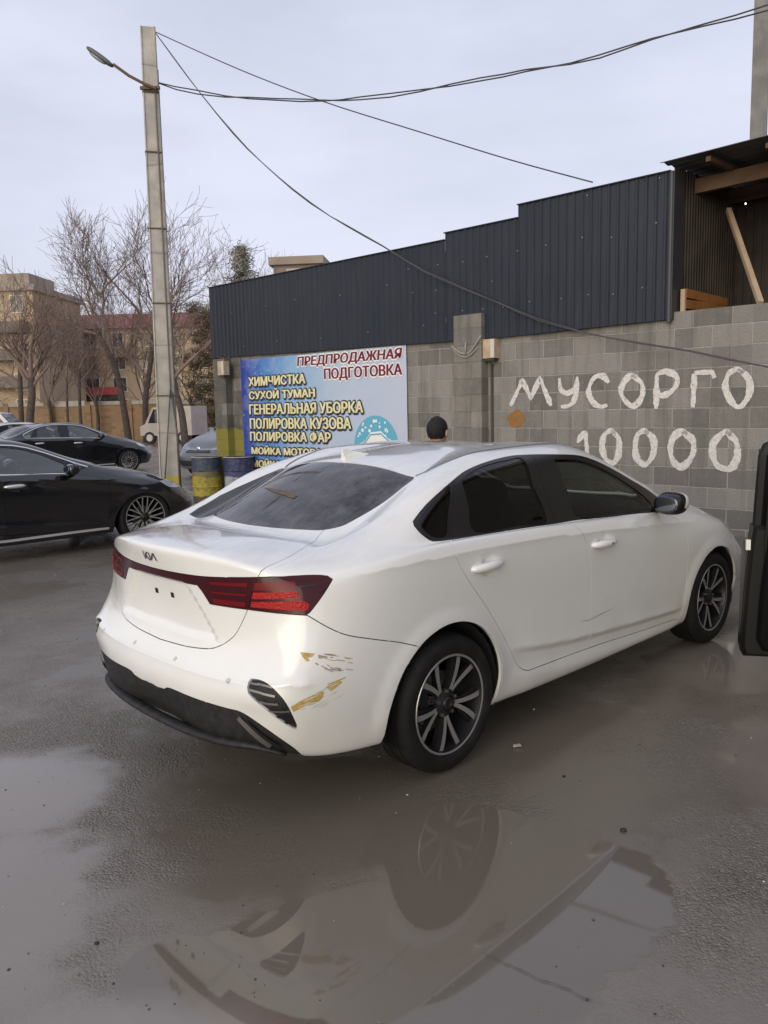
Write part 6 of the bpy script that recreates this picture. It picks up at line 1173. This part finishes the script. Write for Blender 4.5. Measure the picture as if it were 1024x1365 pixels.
bare_tree('bushy bare tree behind the forked tree at the left edge', [(-20.5, 46, 0), (-20.4, 46, 2.5), (-20.3, 46, 4.5)], (.17, .11), [((-20.3, 46, 4.4), (-.3, 0, 1), 2.4, .11), ((-20.3, 46, 4.0), (.6, 0, 1), 2.3, .10), ((-20.35, 46, 3.4), (-.9, 0, .9), 2.2, .09), ((-20.3, 46, 4.5), (.2, 0, 1), 2.4, .10)], 88)
def leafy(name, label, base, h, rx, clumps, n, m, seed, size=.12, trunk_r=.16, cat='tree', conifer=False, z0=.15):
    rnd = random.Random(seed); r_ = empty(name, base); tag(r_, label, cat); b = MB(); b.tube([(0, 0, 0), (rnd.uniform(-.1, .1), 0, h*.5), (0, 0, h*.96)], [trunk_r, trunk_r*.6, .02], 8)
    cl = MB(); cs = []
    for i in range(clumps):
        z = h*(z0+(1-z0)*(i+.5)/clumps); q = (1-(z/h-z0)/(1-z0)); r = rx*((q**.8 if conifer else math.sin(math.pi*(.12+.86*q))**.7)); a = rnd.uniform(0, 6.28); d = r*rnd.uniform(.25, 1.0); cs.append((Vector((math.cos(a)*d, math.sin(a)*d, z-(.10*d if conifer else 0))), rx*rnd.uniform(.16, .34)))
        b.tube([(0, 0, z*.96), cs[-1][0]], [trunk_r*.3*q+.012, .008], 4, cap=False)
    for i in range(n):
        c, s = rnd.choice(cs); p = c+Vector((rnd.gauss(0, s*.55), rnd.gauss(0, s*.55), rnd.gauss(0, s*.32))); u = Vector((rnd.gauss(0, 1), rnd.gauss(0, 1), rnd.gauss(0, .6))).normalized(); w_ = u.orthogonal().normalized(); w_ = Matrix.Rotation(rnd.uniform(0, 6.28), 3, u) @ w_; l = size*rnd.uniform(.6, 1.4)
        cl.add([p-u*l-w_*l*.28, p+u*l, p-u*l*.3+w_*l*.4], [(0, 1, 2)])
    b.build('trunk', BARK, r_, True); cl.build('crown', m, r_); return r_
leafy('pine_tree', 'frosted dark pine tree top rising behind the cladding', (-9.2, 56, 0), 12.5, 2.1, 60, 7000, noisy('pine_needles', (.16, .165, .13), (.40, .39, .34), 1.6, .8, stops=(.38, .7)), 5, .13, .2, conifer=True, z0=.45)
leafy('dense_shrub_tree', 'dense brownish green evergreen tree between the pole and the cladding', (-9.6, 47, 0), 7.8, 1.8, 90, 20000, noisy('brown_green_foliage', (.115, .090, .055), (.20, .155, .10), .9, .85), 6, .085, .18, z0=.05)
facade('added_reflection_building', 'unseen grey building added behind the camera to the right to darken reflections', (16, -16, 0), R(100), 26, 6, 5.5, 6, 1, noisy('grey_plaster', (.20, .19, .17), (.27, .25, .23), .6, .9), GRY, roof_h=.4)  # added out of view so the car's side reflects something darker

for i, (bx, by, seed, lab) in enumerate(((-17.6, 50, 101, 'low twiggy bare tree against the fence left of the bent tree'), (-20.6, 50.3, 102, 'low twiggy bare tree against the fence by the forked tree'), (-14.8, 50.5, 103, 'low twiggy bare tree against the fence just left of the pole'), (-11.8, 50, 104, 'low twiggy bare tree against the fence just right of the pole'))):
    bare_tree(lab, [(bx, by, 0), (bx+.1, by, 1.4), (bx, by, 2.6)], (.13, .09), [((bx, by, 2.5), (.1, 0, 1), 3.0, .06), ((bx, by, 2.0), (.8, 0, 1), 2.7, .05), ((bx, by, 2.2), (-.8, .1, 1), 2.7, .05), ((bx, by, 2.5), (-.3, -.2, 1), 3.0, .05), ((bx, by, 2.6), (.4, .2, 1), 2.9, .05)], seed, upw=.03)
